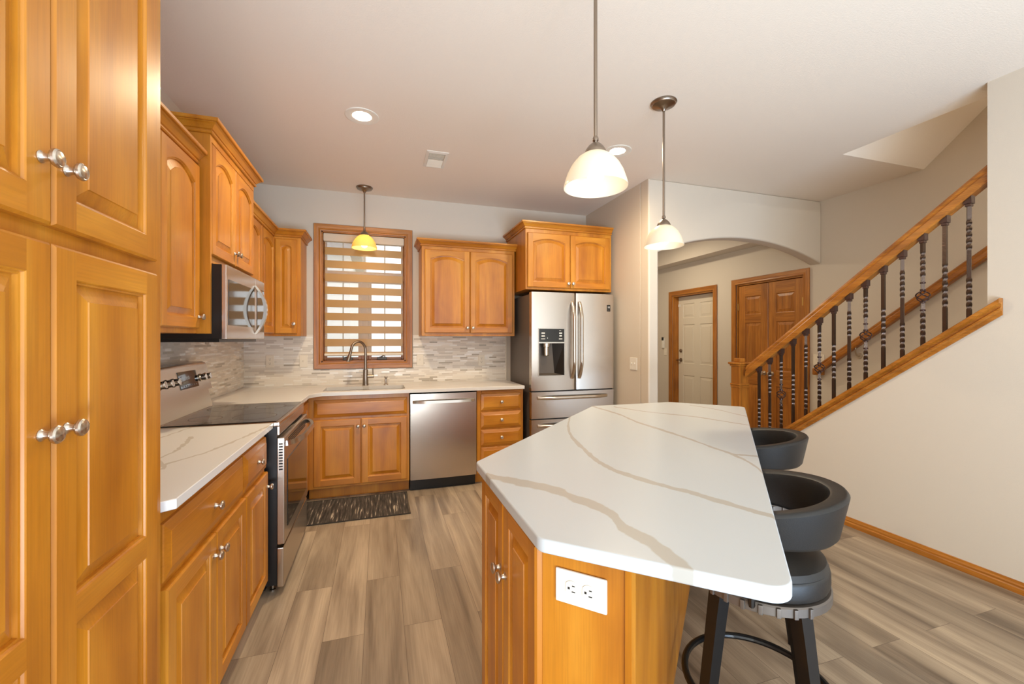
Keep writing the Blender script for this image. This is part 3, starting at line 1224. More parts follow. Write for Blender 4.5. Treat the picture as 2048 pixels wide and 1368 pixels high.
# ------------------------------------------------------------------ counters
mb = MB()
mb.prism([(XL + .009, 1.366), (-.575, 1.366), (-.536, 1.392), (-.536, 2.494), (XL + .009, 2.494)], .885, .915, .003)
o = mb.build('countertop', M['quartz_left'], smooth=40)
tag(o, 'white veined quartz counter between the pantry and the range', 'countertop')

outer = [(XL + .009, 3.274), (-.536, 3.274), (-.536, 3.700), (-.455, 3.800), (1.322, 3.800), (1.322, YB - .009), (XL + .009, YB - .009)]
hole = rounded([(-.462, 3.895), (.222, 3.895), (.222, 4.195), (-.462, 4.195)], .02, 4)
mb = MB()


def flat_with_hole(mb, z, out, hol):
    vs = [mb._v((x, y, z)) for x, y in out]
    hs = [mb._v((x, y, z)) for x, y in hol]
    es = [mb.bm.edges.new((v[i], v[(i + 1) % len(v)])) for v in (vs, hs) for i in range(len(v))]
    bmesh.ops.triangle_fill(mb.bm, edges=es, use_beauty=True)


e = .003
mb.loft([[(x, y, .885) for x, y in outer], [(x, y, .912) for x, y in outer], [(x, y, .915) for x, y in offset(outer, -e)]])
flat_with_hole(mb, .915, offset(outer, -e), hole)
flat_with_hole(mb, .885, outer, hole)
mb.loft([[(x, y, .915) for x, y in hole], [(x, y, .885) for x, y in hole]])
bmesh.ops.remove_doubles(mb.bm, verts=mb.bm.verts[:], dist=1e-5)
o = mb.build('countertop', M['quartz_back'], smooth=40)
tag(o, 'white quartz corner counter holding the sink below the window', 'countertop')

# sink, faucet, soap dispenser
c = thing('kitchen_sink', 'undermount stainless double-bowl sink below the window', 'sink', (-.12, 4.045, .884))
for i, (a, b_) in enumerate(((-.347, -.012), (.012, .347))):
    mb = MB()
    ro = rounded([(a, -.155), (b_, -.155), (b_, .155), (a, .155)], .03, 4)
    ri = offset(ro, -.004)
    rb = offset(ro, -.016)
    mb.loft([[(x, y, 0) for x, y in ro], [(x, y, 0) for x, y in ri], [(x, y, -.16) for x, y in rb], [(x, y, -.175) for x, y in offset(ro, -.04)]], 0, True, False, True)
    mb.build('bowl', M['steel2'], c, smooth=45, recalc=False)
    mb = MB(); mb.lathe([(0, -.172), (.042, -.172), (.042, -.169), (.03, -.170), (0, -.171)], ((a + b_) / 2, 0, 0), 20, cap=False)
    mb.build('drain', M['nickel'], c)

c = thing('kitchen_faucet', 'brushed nickel pull-down gooseneck faucet behind the sink', 'faucet', (-.128, 4.285, .915))
mb = MB()
mb.lathe([(0, 0), (.029, 0), (.029, .006), (.0265, .012), (.0255, .06), (.022, .145), (.021, .152), (.0145, .154), (0, .154)], cap=False)
mb.build('body', M['bronze'], c)
dx, dy = -.124, -.09
pts = [(0, 0, .15), (0, 0, .25), (0, 0, .335)]
R_ = .068
for k in range(1, 13):
    a = PI * k / 12 * .93
    f = (1 - math.cos(a)) / 2
    pts.append((dx * f, dy * f, .335 + R_ * 1.25 * math.sin(a)))
pts.append((dx * 1.04, dy * 1.04, .318))
mb = MB(); mb.tube(pts, .0125, 14)
mb.build('spout', M['bronze'], c, smooth=60)
mb = MB()
e0 = Vector((dx * 1.03, dy * 1.03, .325)); e1 = Vector((dx * 1.22, dy * 1.22, .235))
mb.tube([e0, e0.lerp(e1, .3), e0.lerp(e1, .32), e0.lerp(e1, .9), e1], [.0135, .0135, .0165, .0185, .016], 14)
mb.build('spray_head', M['bronze'], c, smooth=40)
mb = MB()
mb.lathe([(0, .018), (.016, .018), (.016, .075), (.013, .078), (0, .078)], (0, 0, .085), 16, ax='x', cap=False)
mb.tube([(.068, 0, .090), (.068, 0, .13), (.066, 0, .165)], .006, 10)
mb.build('lever_handle', M['bronze'], c)

c = thing('soap_dispenser', 'short brushed nickel soap dispenser right of the faucet', 'soap dispenser', (.060, 4.285, .915))
mb = MB()
mb.lathe([(0, 0), (.021, 0), (.021, .006), (.013, .012), (.0125, .05), (.009, .052), (.009, .062), (.015, .063), (.015, .078), (.013, .081), (0, .081)], cap=False)
mb.build('body', M['nickel'], c)
mb = MB(); mb.tube([(0, 0, .070), (0, -.03, .071), (0, -.055, .066)], [.007, .006, .005], 10)
mb.build('nozzle', M['nickel'], c)

# ------------------------------------------------------------------ range
c = thing('electric_range', 'stainless freestanding electric range with black glass cooktop', 'range', (-.52, 2.508, 0), R90)
# local x = Y - 2.508 (0 .. .757), local y = depth towards the wall
W_ = .757
mb = MB()
mb.box(0, W_, .0, .64, .05, .893)
mb.box(.02, W_ - .02, .06, .6, 0.02, .05)
mb.build('body', M['black'], c, smooth=0)
for x in (.05, W_ - .05):
    mb = MB(); mb.lathe([(0, 0), (.016, 0), (.016, .008), (.006, .012), (.006, .05), (0, .05)], (x, .03, 0), 12, cap=False)
    mb.build('foot', M['nickel'], c)
mb = MB()
mb.box(-.002, W_ + .002, -.012, .66, .893, .917, bev=.004)
mb.build('cooktop_frame', M['steel2'], c)
mb = MB(); mb.box(.012, W_ - .012, .004, .52, .912, .921, bev=.002)
gl = mb.build('glass_cooktop', M['blackglass'], c)
mb = MB()
for (bx, by, br) in ((.2, .15, .105), (.56, .15, .085), (.2, .39, .075), (.56, .39, .105)):
    mb = MB()
    mb.lathe([(br, .9212), (br + .0015, .9214), (br + .003, .9212)], (bx, by, 0), 40, cap=False)
    mb.build('burner_ring', M['gunmetal'], gl)
mb = MB()   # control-free front rail
mb.box(0, W_, -.012, .0, .845, .893, bev=.003)
mb.build('front_rail', M['steel'], c)
# oven door
mb = MB()
t = .036
mb.box(0, W_, -t, 0, .262, .832, bev=.006)
dr = mb.build('oven_door', M['steel'], c)
mb = MB(); mb.box(.075, W_ - .075, -t - .004, -t + .004, .33, .70, bev=.002)
mb.build('oven_window', M['blackglass'], dr)
mb = MB()
for k in range(4):
    mb.box(.10, W_ - .10, -t - .0016, -t + .002, .768 + k * .012, .773 + k * .012)
mb.build('vent_slot', M['dark'], dr, smooth=0)
mb = MB()
for k in range(10):
    mb.box(-.0012, .002, -t + .008, -t + .026, .66 + k * .015, .667 + k * .015)
mb.build('side_louvre', M['dark'], dr, smooth=0)
mb = MB()
pts = []
for k in range(25):
    s = k / 24
    x = .045 + (W_ - .09) * s
    bow = 1 - (2 * s - 1) ** 2
    yv = -t - .006 - .058 * min(1, bow * 1.25) ** .75
    pts.append((x, yv, .792))
rings = []
for i, p in enumerate(pts):
    rings.append([(p[0], p[1] - .011, p[2] - .013), (p[0], p[1] + .007, p[2] - .016), (p[0], p[1] + .011, p[2] + .010), (p[0], p[1] - .007, p[2] + .014)])
mb.loft(rings, 0, True, True, True)
mb.build('oven_handle', M['steel2'], dr, smooth=60)
mb = MB(); mb.box(0, W_, -t + .004, 0, .035, .246, bev=.006)
mb.build('storage_drawer', M['steel'], c)
# backguard: lower slope and console
mb = MB()
lo = [(.535, .917), (.560, 1.028), (.672, 1.028), (.672, .905), (.535, .905)]
mb.loft([[(0.004, y, z) for y, z in lo], [(W_ - .004, y, z) for y, z in lo]], 0, True, True, True)
mb.build('backguard', M['steel'], c, smooth=30)
mb = MB()
cp = [(.540, 1.034), (.572, 1.188), (.582, 1.205), (.600, 1.212), (.672, 1.212), (.672, 1.034)]
mb.loft([[(0, y, z) for y, z in cp], [(.012, y - .0, z) for y, z in cp], [(W_ - .012, y, z) for y, z in cp], [(W_, y, z) for y, z in cp]], 0, True, True, True)
con = mb.build('control_console', M['steel'], c, smooth=30)
sl = math.atan2(.032, .154)


def onconsole(x, zz, out=0.0):
    f = (zz - 1.034) / .154
    return (x, .540 + .032 * f - out * math.cos(sl), zz + out * math.sin(sl))


mb = MB()
a0, a1 = onconsole(.33, 1.07, .002), onconsole(.33, 1.165, .002)
mb.loft([[onconsole(.315, 1.068, .003), onconsole(.560, 1.068, .003), onconsole(.560, 1.168, .003), onconsole(.315, 1.168, .003)],
         [onconsole(.315, 1.068, -.003), onconsole(.560, 1.068, -.003), onconsole(.560, 1.168, -.003), onconsole(.315, 1.168, -.003)]], 0, True, True, True)
disp = mb.build('display_panel', M['blackglass'], con, smooth=0)
p = onconsole(.43, 1.128, .0036)
text(con, '1:15', .026, M['ink'], p, (R90 - sl, 0, 0), 'clock_digits', .0002)
mb = MB()
for k in range(7):
    p = onconsole(.345 + k * .030, 1.084, .0038)
    mb.box(p[0] - .007, p[0] + .007, p[1] - .0004, p[1] + .0004, p[2] - .003, p[2] + .003)
for k in range(3):
    p = onconsole(.345, 1.104 + k * .018, .0038)
    mb.box(p[0] - .01, p[0] + .01, p[1] - .0004, p[1] + .0004, p[2] - .002, p[2] + .002)
mb.build('touch_key', M['gunmetal'], con, smooth=0)
for kx in (.085, .165, .245, .615, .690):
    p = onconsole(kx, 1.116, 0)
    mb = MB()
    mb.X = Matrix.Translation(p) @ Matrix.Rotation(-sl, 4, 'X')
    mb.lathe([(0, 0), (.024, 0), (.025, .004), (.020, .008), (.0195, .03), (.017, .033), (0, .033)], ax='y', seg=22, cap=False)
    mb.box(-.006, .006, -.036, -.028, -.018, .018, bev=.002)
    k_ = mb.build('control_knob', M['steel2'], con)

# ------------------------------------------------------------------ microwave
c = thing('microwave_oven', 'stainless over-the-range microwave with curved handle', 'microwave', (-.775, 2.514, 1.345), R90)
W_ = .748
mb = MB()
mb.box(0, W_, .0, .41, .012, .398, bev=.002, seg=1)
mb.build('case', M['black'], c, smooth=0)
mb = MB()
mb.box(0.03, W_ - .03, .02, .38, -.004, .012)
mb.build('vent_underside', M['black'], c, smooth=0)
mb = MB(); mb.box(0, .545, -.022, 0, .012, .398, bev=.004)
dr = mb.build('door', M['steel'], c)
mb = MB(); mb.box(.03, .505, -.0245, -.02, .085, .325, bev=.0015)
mb.build('door_window', M['blackglass'], dr)
mb = MB(); mb.box(.549, W_, -.022, 0, .012, .398, bev=.004)
cpn = mb.build('control_panel', M['steel'], c)
mb = MB(); mb.box(.565, W_ - .015, -.0245, -.02, .06, .34, bev=.0015)
mb.build('key_pad', M['blackglass'], cpn)
mb = MB()
rings = []
for k in range(21):
    s = k / 20
    z = .045 + .305 * s
    bow = (1 - (2 * s - 1) ** 2)
    yv = -.024 - .052 * bow
    th = .009 + .005 * bow
    rings.append([(.513, yv + .004, z), (.513, yv - th, z), (.541, yv - th, z), (.541, yv + .004, z)])
mb.loft(rings, 0, True, True, True)
mb.build('handle', M['steel2'], dr, smooth=50)

# ------------------------------------------------------------------ dishwasher
c = thing('dishwasher', 'stainless dishwasher with bowed bar handle left of the drawers', 'dishwasher', (.262, 3.83, 0))
W_ = .596
mb = MB(); mb.box(.004, W_ - .004, .03, .58, .02, .868)
mb.build('tub', M['black'], c, smooth=0)
mb = MB()
rings = []
for k in range(17):
    x = W_ * k / 16
    y = -.006 * (1 - (2 * k / 16 - 1) ** 2)
    rings.append([(x, y, .104), (x, y, .868), (x, .03, .868), (x, .03, .104)])
mb.loft(rings, 0, True, True, True)
dr = mb.build('door', M['steel'], c, smooth=35)
mb = MB()
rings = []
for k in range(25):
    s = k / 24
    x = .018 + (W_ - .036) * s
    bow = 1 - (2 * s - 1) ** 2
    y = -.004 - .045 * min(1, bow * 1.4) ** .7
    rings.append([(x, y - .009, .786), (x, y + .006, .784), (x, y + .008, .806), (x, y - .006, .810)])
mb.loft(rings, 0, True, True, True)
mb.build('handle', M['steel2'], dr, smooth=50)
mb = MB(); mb.box(.0, W_, .05, .08, .0, .098)
kp = mb.build('kick_plate', M['black'], c, smooth=0)
mb = MB()
for x in (.035, W_ - .035):
    for z in (.035, .065):
        mb = MB()
        mb.lathe([(0, 0), (.006, 0), (.005, .003), (0, .004)], (x, .05, z), 10, ax='y', cap=False)
        mb.build('screw', M['nickel'], kp)

# ------------------------------------------------------------------ refrigerator
c = thing('refrigerator', 'stainless french-door refrigerator with water dispenser', 'refrigerator', (1.366, 3.72, 0))
W_ = .884
mb = MB()
mb.box(.006, W_ - .006, .078, .695, .03, 1.79, bev=.004)
mb.build('case', M['fridgeside'], c)
mb = MB()
for x in (.03, W_ - .09):
    mb = MB()
    mb.box(x, x + .06, .02, .17, 1.79, 1.808, bev=.004)
    mb.build('hinge_cover', M['gunmetal'], c)


def curved_front(x0, x1, z0, z1, bulge=.012, hole=None, t=.07, edge=.010):
    """door slab with a gently bowed front; optional rectangular recess (xa, xb, za, zb, depth)"""
    mb = MB()

    def fy(x):
        s = (x - x0) / (x1 - x0)
        e_ = min(s, 1 - s) * (x1 - x0)
        yv = bulge * (2 * s - 1) ** 2
        if e_ < edge:
            yv += edge * (1 - math.sqrt(max(0, 1 - (1 - e_ / edge) ** 2)))
        return yv
    xs = [x0 + (x1 - x0) * k / 22 for k in range(23)] + [x0 + edge * q for q in (.05, .2, .5)] + [x1 - edge * q for q in (.05, .2, .5)]
    zs = [z0, z1]
    if hole:
        xs += [hole[0], hole[1]]
        zs += [hole[2], hole[3]]
    xs = sorted(set(xs)); zs = sorted(set(zs))
    for i in range(len(xs) - 1):
        for j in range(len(zs) - 1):
            xm, zm = (xs[i] + xs[i + 1]) / 2, (zs[j] + zs[j + 1]) / 2
            if hole and hole[0] < xm < hole[1] and hole[2] < zm < hole[3]:
                continue
            mb.quad((xs[i], fy(xs[i]), zs[j]), (xs[i + 1], fy(xs[i + 1]), zs[j]), (xs[i + 1], fy(xs[i + 1]), zs[j + 1]), (xs[i], fy(xs[i]), zs[j + 1]))
        mb.quad((xs[i], fy(xs[i]), z1), (xs[i + 1], fy(xs[i + 1]), z1), (xs[i + 1], t, z1), (xs[i], t, z1))
        mb.quad((xs[i], fy(xs[i]), z0), (xs[i], t, z0), (xs[i + 1], t, z0), (xs[i + 1], fy(xs[i + 1]), z0))
    mb.quad((x0, fy(x0), z0), (x0, fy(x0), z1), (x0, t, z1), (x0, t, z0))
    mb.quad((x1, fy(x1), z0), (x1, t, z0), (x1, t, z1), (x1, fy(x1), z1))
    mb.quad((x0, t, z0), (x0, t, z1), (x1, t, z1), (x1, t, z0))
    bmesh.ops.remove_doubles(mb.bm, verts=mb.bm.verts[:], dist=1e-5)
    return mb


hx0, hx1 = .072, .333
dl = curved_front(0, .452, .868, 1.806, hole=(hx0, hx1, 1.012, 1.456)).build('door', M['steel'], c, smooth=35)
dr_ = curved_front(.461, W_, .868, 1.806).build('door', M['steel'], c, smooth=35)
# dispenser set in the left door
mb = MB()
mb.box(hx0 - .004, hx1 + .004, -.004, .02, 1.318, 1.332, bev=.002)
mb.box(hx0 - .006, hx0, -.003, .02, 1.008, 1.460, bev=.001)
mb.box(hx1, hx1 + .006, -.003, .02, 1.008, 1.460, bev=.001)
mb.box(hx0 - .006, hx1 + .006, -.003, .02, 1.456, 1.462, bev=.001)
mb.box(hx0 - .006, hx1 + .006, -.003, .02, 1.006, 1.012, bev=.001)
mb.build('dispenser_frame', M['steel2'], dl)
mb = MB(); mb.box(hx0, hx1, .0, .012, 1.333, 1.455, bev=.001)
pn = mb.build('dispenser_display', M['blackglass'], dl)
mb = MB()
for (x, z, w, h) in ((.115, 1.416, .034, .012), (.115, 1.388, .034, .012), (.115, 1.361, .040, .006), (.295, 1.416, .030, .012), (.295, 1.390, .026, .012), (.295, 1.361, .036, .008), (.290, 1.440, .02, .004), (.160, 1.368, .004, .014)):
    mb = MB()
    mb.box(x - w / 2, x + w / 2, -.0006, .0008, z - h / 2, z + h / 2, bev=.0)
    mb.build('indicator_mark', M['ink'], dl, smooth=0)
# alcove
mb = MB()
y1 = .066
mb.quad((hx0, .004, 1.012), (hx0, y1, 1.03), (hx0, y1, 1.318), (hx0, .004, 1.318))
mb.quad((hx0, y1, 1.03), (hx0 + .185, y1, 1.03), (hx0 + .160, y1, 1.318), (hx0, y1, 1.318))
mb.quad((hx0, .004, 1.012), (hx1, .004, 1.012), (hx0 + .185, y1, 1.03), (hx0, y1, 1.03))
mb.quad((hx0, .004, 1.318), (hx0, y1, 1.318), (hx0 + .16, y1, 1.318), (hx1, .004, 1.318))
mb.build('dispenser_alcove', M['gunmetal'], dl, smooth=0)
mb = MB()
mb.quad((hx0 + .185, y1, 1.03), (hx1, .004, 1.012), (hx1, .004, 1.318), (hx0 + .160, y1, 1.318))
mb.build('alcove_side', M['black'], dl, smooth=0)
mb = MB()
mb.lathe([(0, 1.318), (.042, 1.318), (.040, 1.285), (.030, 1.282), (.030, 1.205), (.024, 1.198), (0, 1.198)], (hx0 + .085, .034, 0), 20, cap=False)
mb.build('dispenser_nozzle', M['steel2'], dl)


def bar(parent, a, b_, axis, bowv, wid, name='handle', m='steel2'):
    """bowed flat bar: from a to b_ (local x or z), fixed other coordinate, projecting in -y"""
    mb = MB()
    rings = []
    n = 26
    for k in range(n + 1):
        s = k / n
        bow = 1 - (2 * s - 1) ** 2
        y = .004 - bowv * min(1, bow * 1.6) ** .8
        u = a[axis] + (b_[axis] - a[axis]) * s
        w2, th = wid / 2, .010
        if axis == 2:
            rings.append([(a[0] - w2, y + th, u), (a[0] - w2, y - th * .3, u), (a[0] - w2 * .5, y - th, u), (a[0] + w2 * .5, y - th, u), (a[0] + w2, y - th * .3, u), (a[0] + w2, y + th, u)])
        else:
            rings.append([(u, y + th, a[2] - w2), (u, y - th * .3, a[2] - w2), (u, y - th, a[2] - w2 * .5), (u, y - th, a[2] + w2 * .5), (u, y - th * .3, a[2] + w2), (u, y + th, a[2] + w2)])
    mb.loft(rings, 0, True, True, True)
    return mb.build(name, M[m], parent, smooth=50)


bar(dl, (.418, 0, .975), (.418, 0, 1.725), 2, .058, .030)
bar(dr_, (.496, 0, .975), (.496, 0, 1.725), 2, .058, .030)
mb = MB(); mb.box(.80, .838, .003, .006, 1.635, 1.70, bev=.0008)
st = mb.build('sticker', M['black'], dr_)
text(st, '10', .026, M['ink'], (.819, .0026, 1.675), (R90, 0, 0), 'sticker_print', .0003)
mb = MB()
for k, wd in enumerate((.026, .022, .026)):
    mb.box(.819 - wd / 2, .819 + wd / 2, .0022, .0034, 1.652 - k * .006, 1.654 - k * .006)
mb.build('sticker_line', M['gunmetal'], st, smooth=0)
d3 = curved_front(0, W_, .604, .855).build('drawer', M['steel'], c, smooth=35)
bar(d3, (.06, 0, .800), (.80, 0, .800), 0, .05, .030)
d4 = curved_front(0, W_, .06, .592).build('drawer', M['steel'], c, smooth=35)
bar(d4, (.06, 0, .535), (.80, 0, .535), 0, .05, .030)
for z_ in (.855, .592):
    mb = MB(); mb.box(.01, W_ - .01, .03, .08, z_, z_ + .0125)
    mb.build('gasket', M['black'], c, smooth=0)
mb = MB(); mb.box(.02, W_ - .02, .03, .09, .0, .055)
mb.build('base_grille', M['black'], c, smooth=0)

# ------------------------------------------------------------------ island
c = thing('kitchen_island', 'maple island base with doors and outlet under white quartz', 'island', (.365, .92, 0))
ox, oy = .365, .92
BP = [(.365, .920), (.511, .774), (1.500, 1.763), (1.75, 2.30), (1.62, 2.46), (1.355, 2.46), (.365, 1.470)]
mb = MB()
BPL = [(x - ox, y - oy) for x, y in BP]
mb.prism(BPL, .10, .884, 0)
mb.prism([(x, y) for x, y in offset(BPL, -.05)], 0, .10, 0)
mb.build('body', WV, c, smooth=0)
q = Vector((1, 1)).normalized()
mb = MB()       # corner post where the end panel meets the back panel
px, py = .511 - ox, .774 - oy
mb.prism([(px - .014, py + .006), (px - .006, py - .006), (px + .012, py + .006), (px + .004, py + .022)], .10, .884, .002)
mb.build('corner_post', WV, c, smooth=0)
d = panel_door(.268, .76, fr=.05).build('door', [WV, WH], c, (0.002, 1.462 - oy, .112), -R90, smooth=0)
knob(d, .244, .56)
d = panel_door(.268, .76, fr=.05).build('door', [WV, WH], c, (0.002, 1.190 - oy, .112), -R90, smooth=0)
knob(d, .026, .56)


def duplex(cx, plate_w, plate_h, horizontal=False):
    """receptacle plate, local x across, z up, wall plane y = 0"""
    pl = MB(); pl.box(-plate_w / 2, plate_w / 2, -.006, 0, -plate_h / 2, plate_h / 2, bev=.003)
    so, sl_ = [], []
    for s in (-1, 1):
        a = MB()
        u, v = ((s * .0195, 0) if horizontal else (0, s * .0195))
        ring = []
        for k in range(28):
            an = 2 * PI * k / 28
            x, z = .0172 * math.cos(an), .0172 * math.sin(an)
            if horizontal:
                x = max(-.0172, min(.0172, x)); z = max(-.0172, min(.0172, z)); x = max(-.0145, min(.0145, x))
            else:
                z = max(-.0145, min(.0145, z))
            ring.append((x, z))
        a.loft([[(u + x, 0, v + z) for x, z in ring], [(u + x, -.0078, v + z) for x, z in ring]], 0, True, False, True)
        so.append(a)
        b = MB()
        for (dx_, dz_, w, h) in ((-.0065, .004, .0022, .008), (.0065, .004, .0022, .0065), (0, -.007, .005, .005)):
            if horizontal:
                dx_, dz_, w, h = dz_, dx_, h, w
            b.box(u + dx_ - w / 2, u + dx_ + w / 2, -.0084, -.007, v + dz_ - h / 2, v + dz_ + h / 2)
        sl_.append(b)
    return pl, so, sl_


def outlet(label, loc, rotz, w=.07, h=.115, horizontal=False, m='offwhite'):
    t = thing('wall_outlet', label, 'outlet', loc, rotz)
    pl, so, sl_ = duplex(0, w, h, horizontal)
    pl.build('cover_plate', M[m], t)
    for a, b in zip(so, sl_):
        s_ = a.build('socket', M[m], t)
        b.build('slot', M['dark'], s_, smooth=0)
    return t


def switch(label, loc, rotz, gangs=1, m='offwhite', h=.115):
    t = thing('light_switch', label, 'switch', loc, rotz)
    w = .07 + .046 * (gangs - 1)
    mb = MB(); mb.box(-w / 2, w / 2, -.006, 0, -h / 2, h / 2, bev=.003)
    mb.build('cover_plate', M[m], t)
    for g in range(gangs):
        x = (g - (gangs - 1) / 2) * .046
        mb = MB()
        mb.box(x - .005, x + .005, -.014, -.005, -.002, .012, bev=.002)
        mb.build('toggle', M[m], t)
    return t


# end panel outlet: centre between its two ends along (1,-1)
cx_, cy_ = .365 + .0665, .920 - .0665
outlet('white horizontal outlet plate on the near end panel of the island', (cx_ - .0004, cy_ - .0004, .795), -PI / 4, .119, .076, True, 'white')

TOP = [(.330, 1.480), (.335, .868), (.690, .550), (2.270, 2.160), (1.940, 2.490), (1.340, 2.490)]
mb = MB()
mb.prism(rounded(TOP, [.03, .035, .045, .035, .03, .03], 7), .885, .917, .005)
o = mb.build('countertop', M['quartz_island'], smooth=40)
tag(o, 'large white veined quartz island top with clipped corners', 'countertop')

# ------------------------------------------------------------------ outlets and switches on the walls
yb = YB - SB
outlet('almond outlet on the backsplash nearest the left corner', (-.973, yb, 1.150), 0)
switch('almond single switch on the backsplash just left of the window', (-.690, yb, 1.148), 0)
switch('almond single switch on the backsplash just right of the window', (.400, yb, 1.144), 0)
outlet('almond outlet on the backsplash nearest the refrigerator', (1.046, yb, 1.134), 0)
switch('double toggle switch on the wall between refrigerator and arch', (XF, 3.462, 1.125), -R90, 2, 'white')
switch('small switch plate on the stair wall beside the closet casing', (XR, 3.255, 1.14), -R90, 2)
switch('single switch below the white wall remote in the hall', (XR, 5.745, 1.155), -R90, 1)
c = thing('wall_remote', 'white wall-mounted remote with dark screen left of the hall door', 'remote control', (XR, 5.79, 1.31), -R90)
mb = MB(); mb.box(-.028, .028, -.022, 0, -.095, .065, bev=.006)
mb.build('housing', M['white'], c)
mb = MB(); mb.box(-.024, .024, -.025, -.02, .03, .082, bev=.002)
mb.build('screen', M['black'], c)

# ------------------------------------------------------------------ hall doors
d1 = thing('door_1', '', '', (XR, DW1, 0), -R90)
for k_ in ('label', 'category'):
    del d1[k_]
d1['kind'] = 'structure'
wd = DW1 - DW0
# local x = DW1 - Y
casing(0, wd, 0, 2.04, three=True).build('door_casing', [M['oak_v'], M['oak_h']], d1, smooth=30)
mb = MB()
mb.box(0, .018, 0, .135, 0, 2.04)
mb.box(wd - .018, wd, 0, .135, 0, 2.04)
mb.box(.018, wd - .018, 0, .135, 2.022, 2.04, 1)
mb.build('door_jamb', [M['oak_v'], M['oak_h']], d1, smooth=0)
w6 = wd - .042
h6 = 2.012
cols = [(.105, w6 / 2 - .055), (w6 / 2 + .055, w6 - .105)]
rows = [(.19, .80, 0), (.98, 1.58, 0), (1.68, 1.90, 0)]
leaf = panel_door(w6, h6, .04, cols, rows, deep=.008, field=.03).build('door_leaf', [M['doorpaint'], M['doorpaint']], d1, (.021, .135, .006), smooth=0)
mb = MB()
mb.lathe([(0, 0), (.030, 0), (.030, .006), (.012, .01), (.011, .035), (0, .036)], (.062, -.04, 1.03), 20, ax='y', cap=False)
mb.tube([(.062, -.07, 1.03), (.03, -.075, 1.028), (-.02, -.073, 1.026)], [.010, .009, .008], 10)
mb.build('lever_handle', M['bronze'], leaf)
mb = MB(); mb.lathe([(0, 0), (.028, 0), (.027, .012), (.016, .02), (0, .021)], (.062, -.04, 1.175), 18, ax='y', cap=False)
mb.build('deadbolt', M['bronze'], leaf)
mb = MB(); mb.box(.004, .05, -.048, -.036, 1.86, 1.90, bev=.002)
mb.build('safety_latch', M['white'], leaf)

d2 = thing('door_2', '', '', (XR, CL1, 0), -R90)
for k_ in ('label', 'category'):
    del d2[k_]
d2['kind'] = 'structure'
wd = CL1 - CL0
casing(0, wd, 0, 2.06, three=True).build('door_casing', [M['oak_v'], M['oak_h']], d2, smooth=30)
mb = MB()
mb.box(0, .018, 0, .135, 0, 2.06)
mb.box(wd - .018, wd, 0, .135, 0, 2.06)
mb.box(.018, wd - .018, 0, .135, 2.042, 2.06, 1)
mb.build('door_jamb', [M['oak_v'], M['oak_h']], d2, smooth=0)
lw = (wd - .044) / 2
for s in (0, 1):
    xx = .020 + s * (lw + .004)
    lf = panel_door(lw, 2.03, .035, [(.10, lw - .10)], [(.20, .80, 0), (.98, 1.56, 0), (1.66, 1.89, 0)], deep=.009, field=.028).build(
        'door_leaf', [M['oak_v'], M['oak_h']], d2, (xx, .045, .006), smooth=0)
    kx = lw - .05 if s == 0 else .05
    mb = MB()
    mb.lathe([(0, 0), (.026, 0), (.026, .005), (.010, .009), (.010, .026), (.020, .032), (.027, .042), (.024, .054), (.012, .060), (0, .061)], (kx, -.035, .945), 20, ax='y', cap=False)
    mb.build('knob', M['nickel'], lf)
    for hz in (.25, 1.72):
        mb = MB(); hx = 0.0 if s == 0 else lw
        mb.box(hx - .008, hx + .008, -.046, -.034, hz, hz + .09, bev=.003)
        mb.build('hinge', M['brass'], lf)

# ------------------------------------------------------------------ stair railing
rl = thing('stair_railing', 'oak stair railing with fourteen twisted iron balusters', 'railing', (XS + .05, 3.15, 0))
RX, RY = XS + .05, 3.15


def sloped(prof, y0, y1, zf, name, m, parent, px=RX, py=RY, plumb=False):
    """profile (dx, dz) run along Y from y0 to y1 on the slope zf"""
    mb = MB()
    mb.loft([[(x + px - px, y0 - py, zf(y0) + z) for x, z in prof], [(x, y1 - py, zf(y1) + z) for x, z in prof]], 0, True, True, True)
    return mb.build(name, m, parent, smooth=25)


hr = [(-.026, 0), (-.031, .012), (-.031, .05), (-.024, .062), (-.026, .082), (-.018, .102), (0, .110), (.018, .102), (.026, .082), (.024, .062), (.031, .05), (.031, .012), (.026, 0)]
sloped(hr, 3.118, YE, railz, 'handrail', M['oak_y'], rl)
# newel post
mb = MB()
a = .052
mb.box(-a, a, -a, a, .0, 1.105, bev=.003)
mb.box(-a - .008, a + .008, -a - .008, a + .008, .915, .935, bev=.006)
mb.box(-a - .004, a + .004, -a - .004, a + .004, .895, .915, bev=.003)
mb.box(-a - .010, a + .010, -a - .010, a + .010, 1.100, 1.116, bev=.005)
mb.box(-a - .022, a + .022, -a - .022, a + .022, 1.116, 1.138, bev=.008)
mb.box(-.034, .034, -.034, .034, 1.138, 1.175, bev=.004)
mb.build('newel_post', M['oak_v'], rl, (0, .06, 0), smooth=30)

BL = railz(2.0) - capz(2.0)      # clear height of every baluster


def twisted(segs, r=.0092):
    """square bar along z with twisted stretches [(z0, z1, turns)]"""
    mb = MB()
    zs = [0.0]
    steps = 150
    for k in range(1, steps + 1):
        zs.append(BL * k / steps)
    rings = []
    for z in zs:
        an = 0.0
        for z0, z1, tn in segs:
            an += 2 * PI * tn * max(0, min(1, (z - z0) / (z1 - z0)))
        rings.append([(r * 1.41 * math.cos(an + PI / 4 + PI / 2 * k), r * 1.41 * math.sin(an + PI / 4 + PI / 2 * k), z) for k in range(4)])
    mb.loft(rings, 0, True, True, True)
    return mb


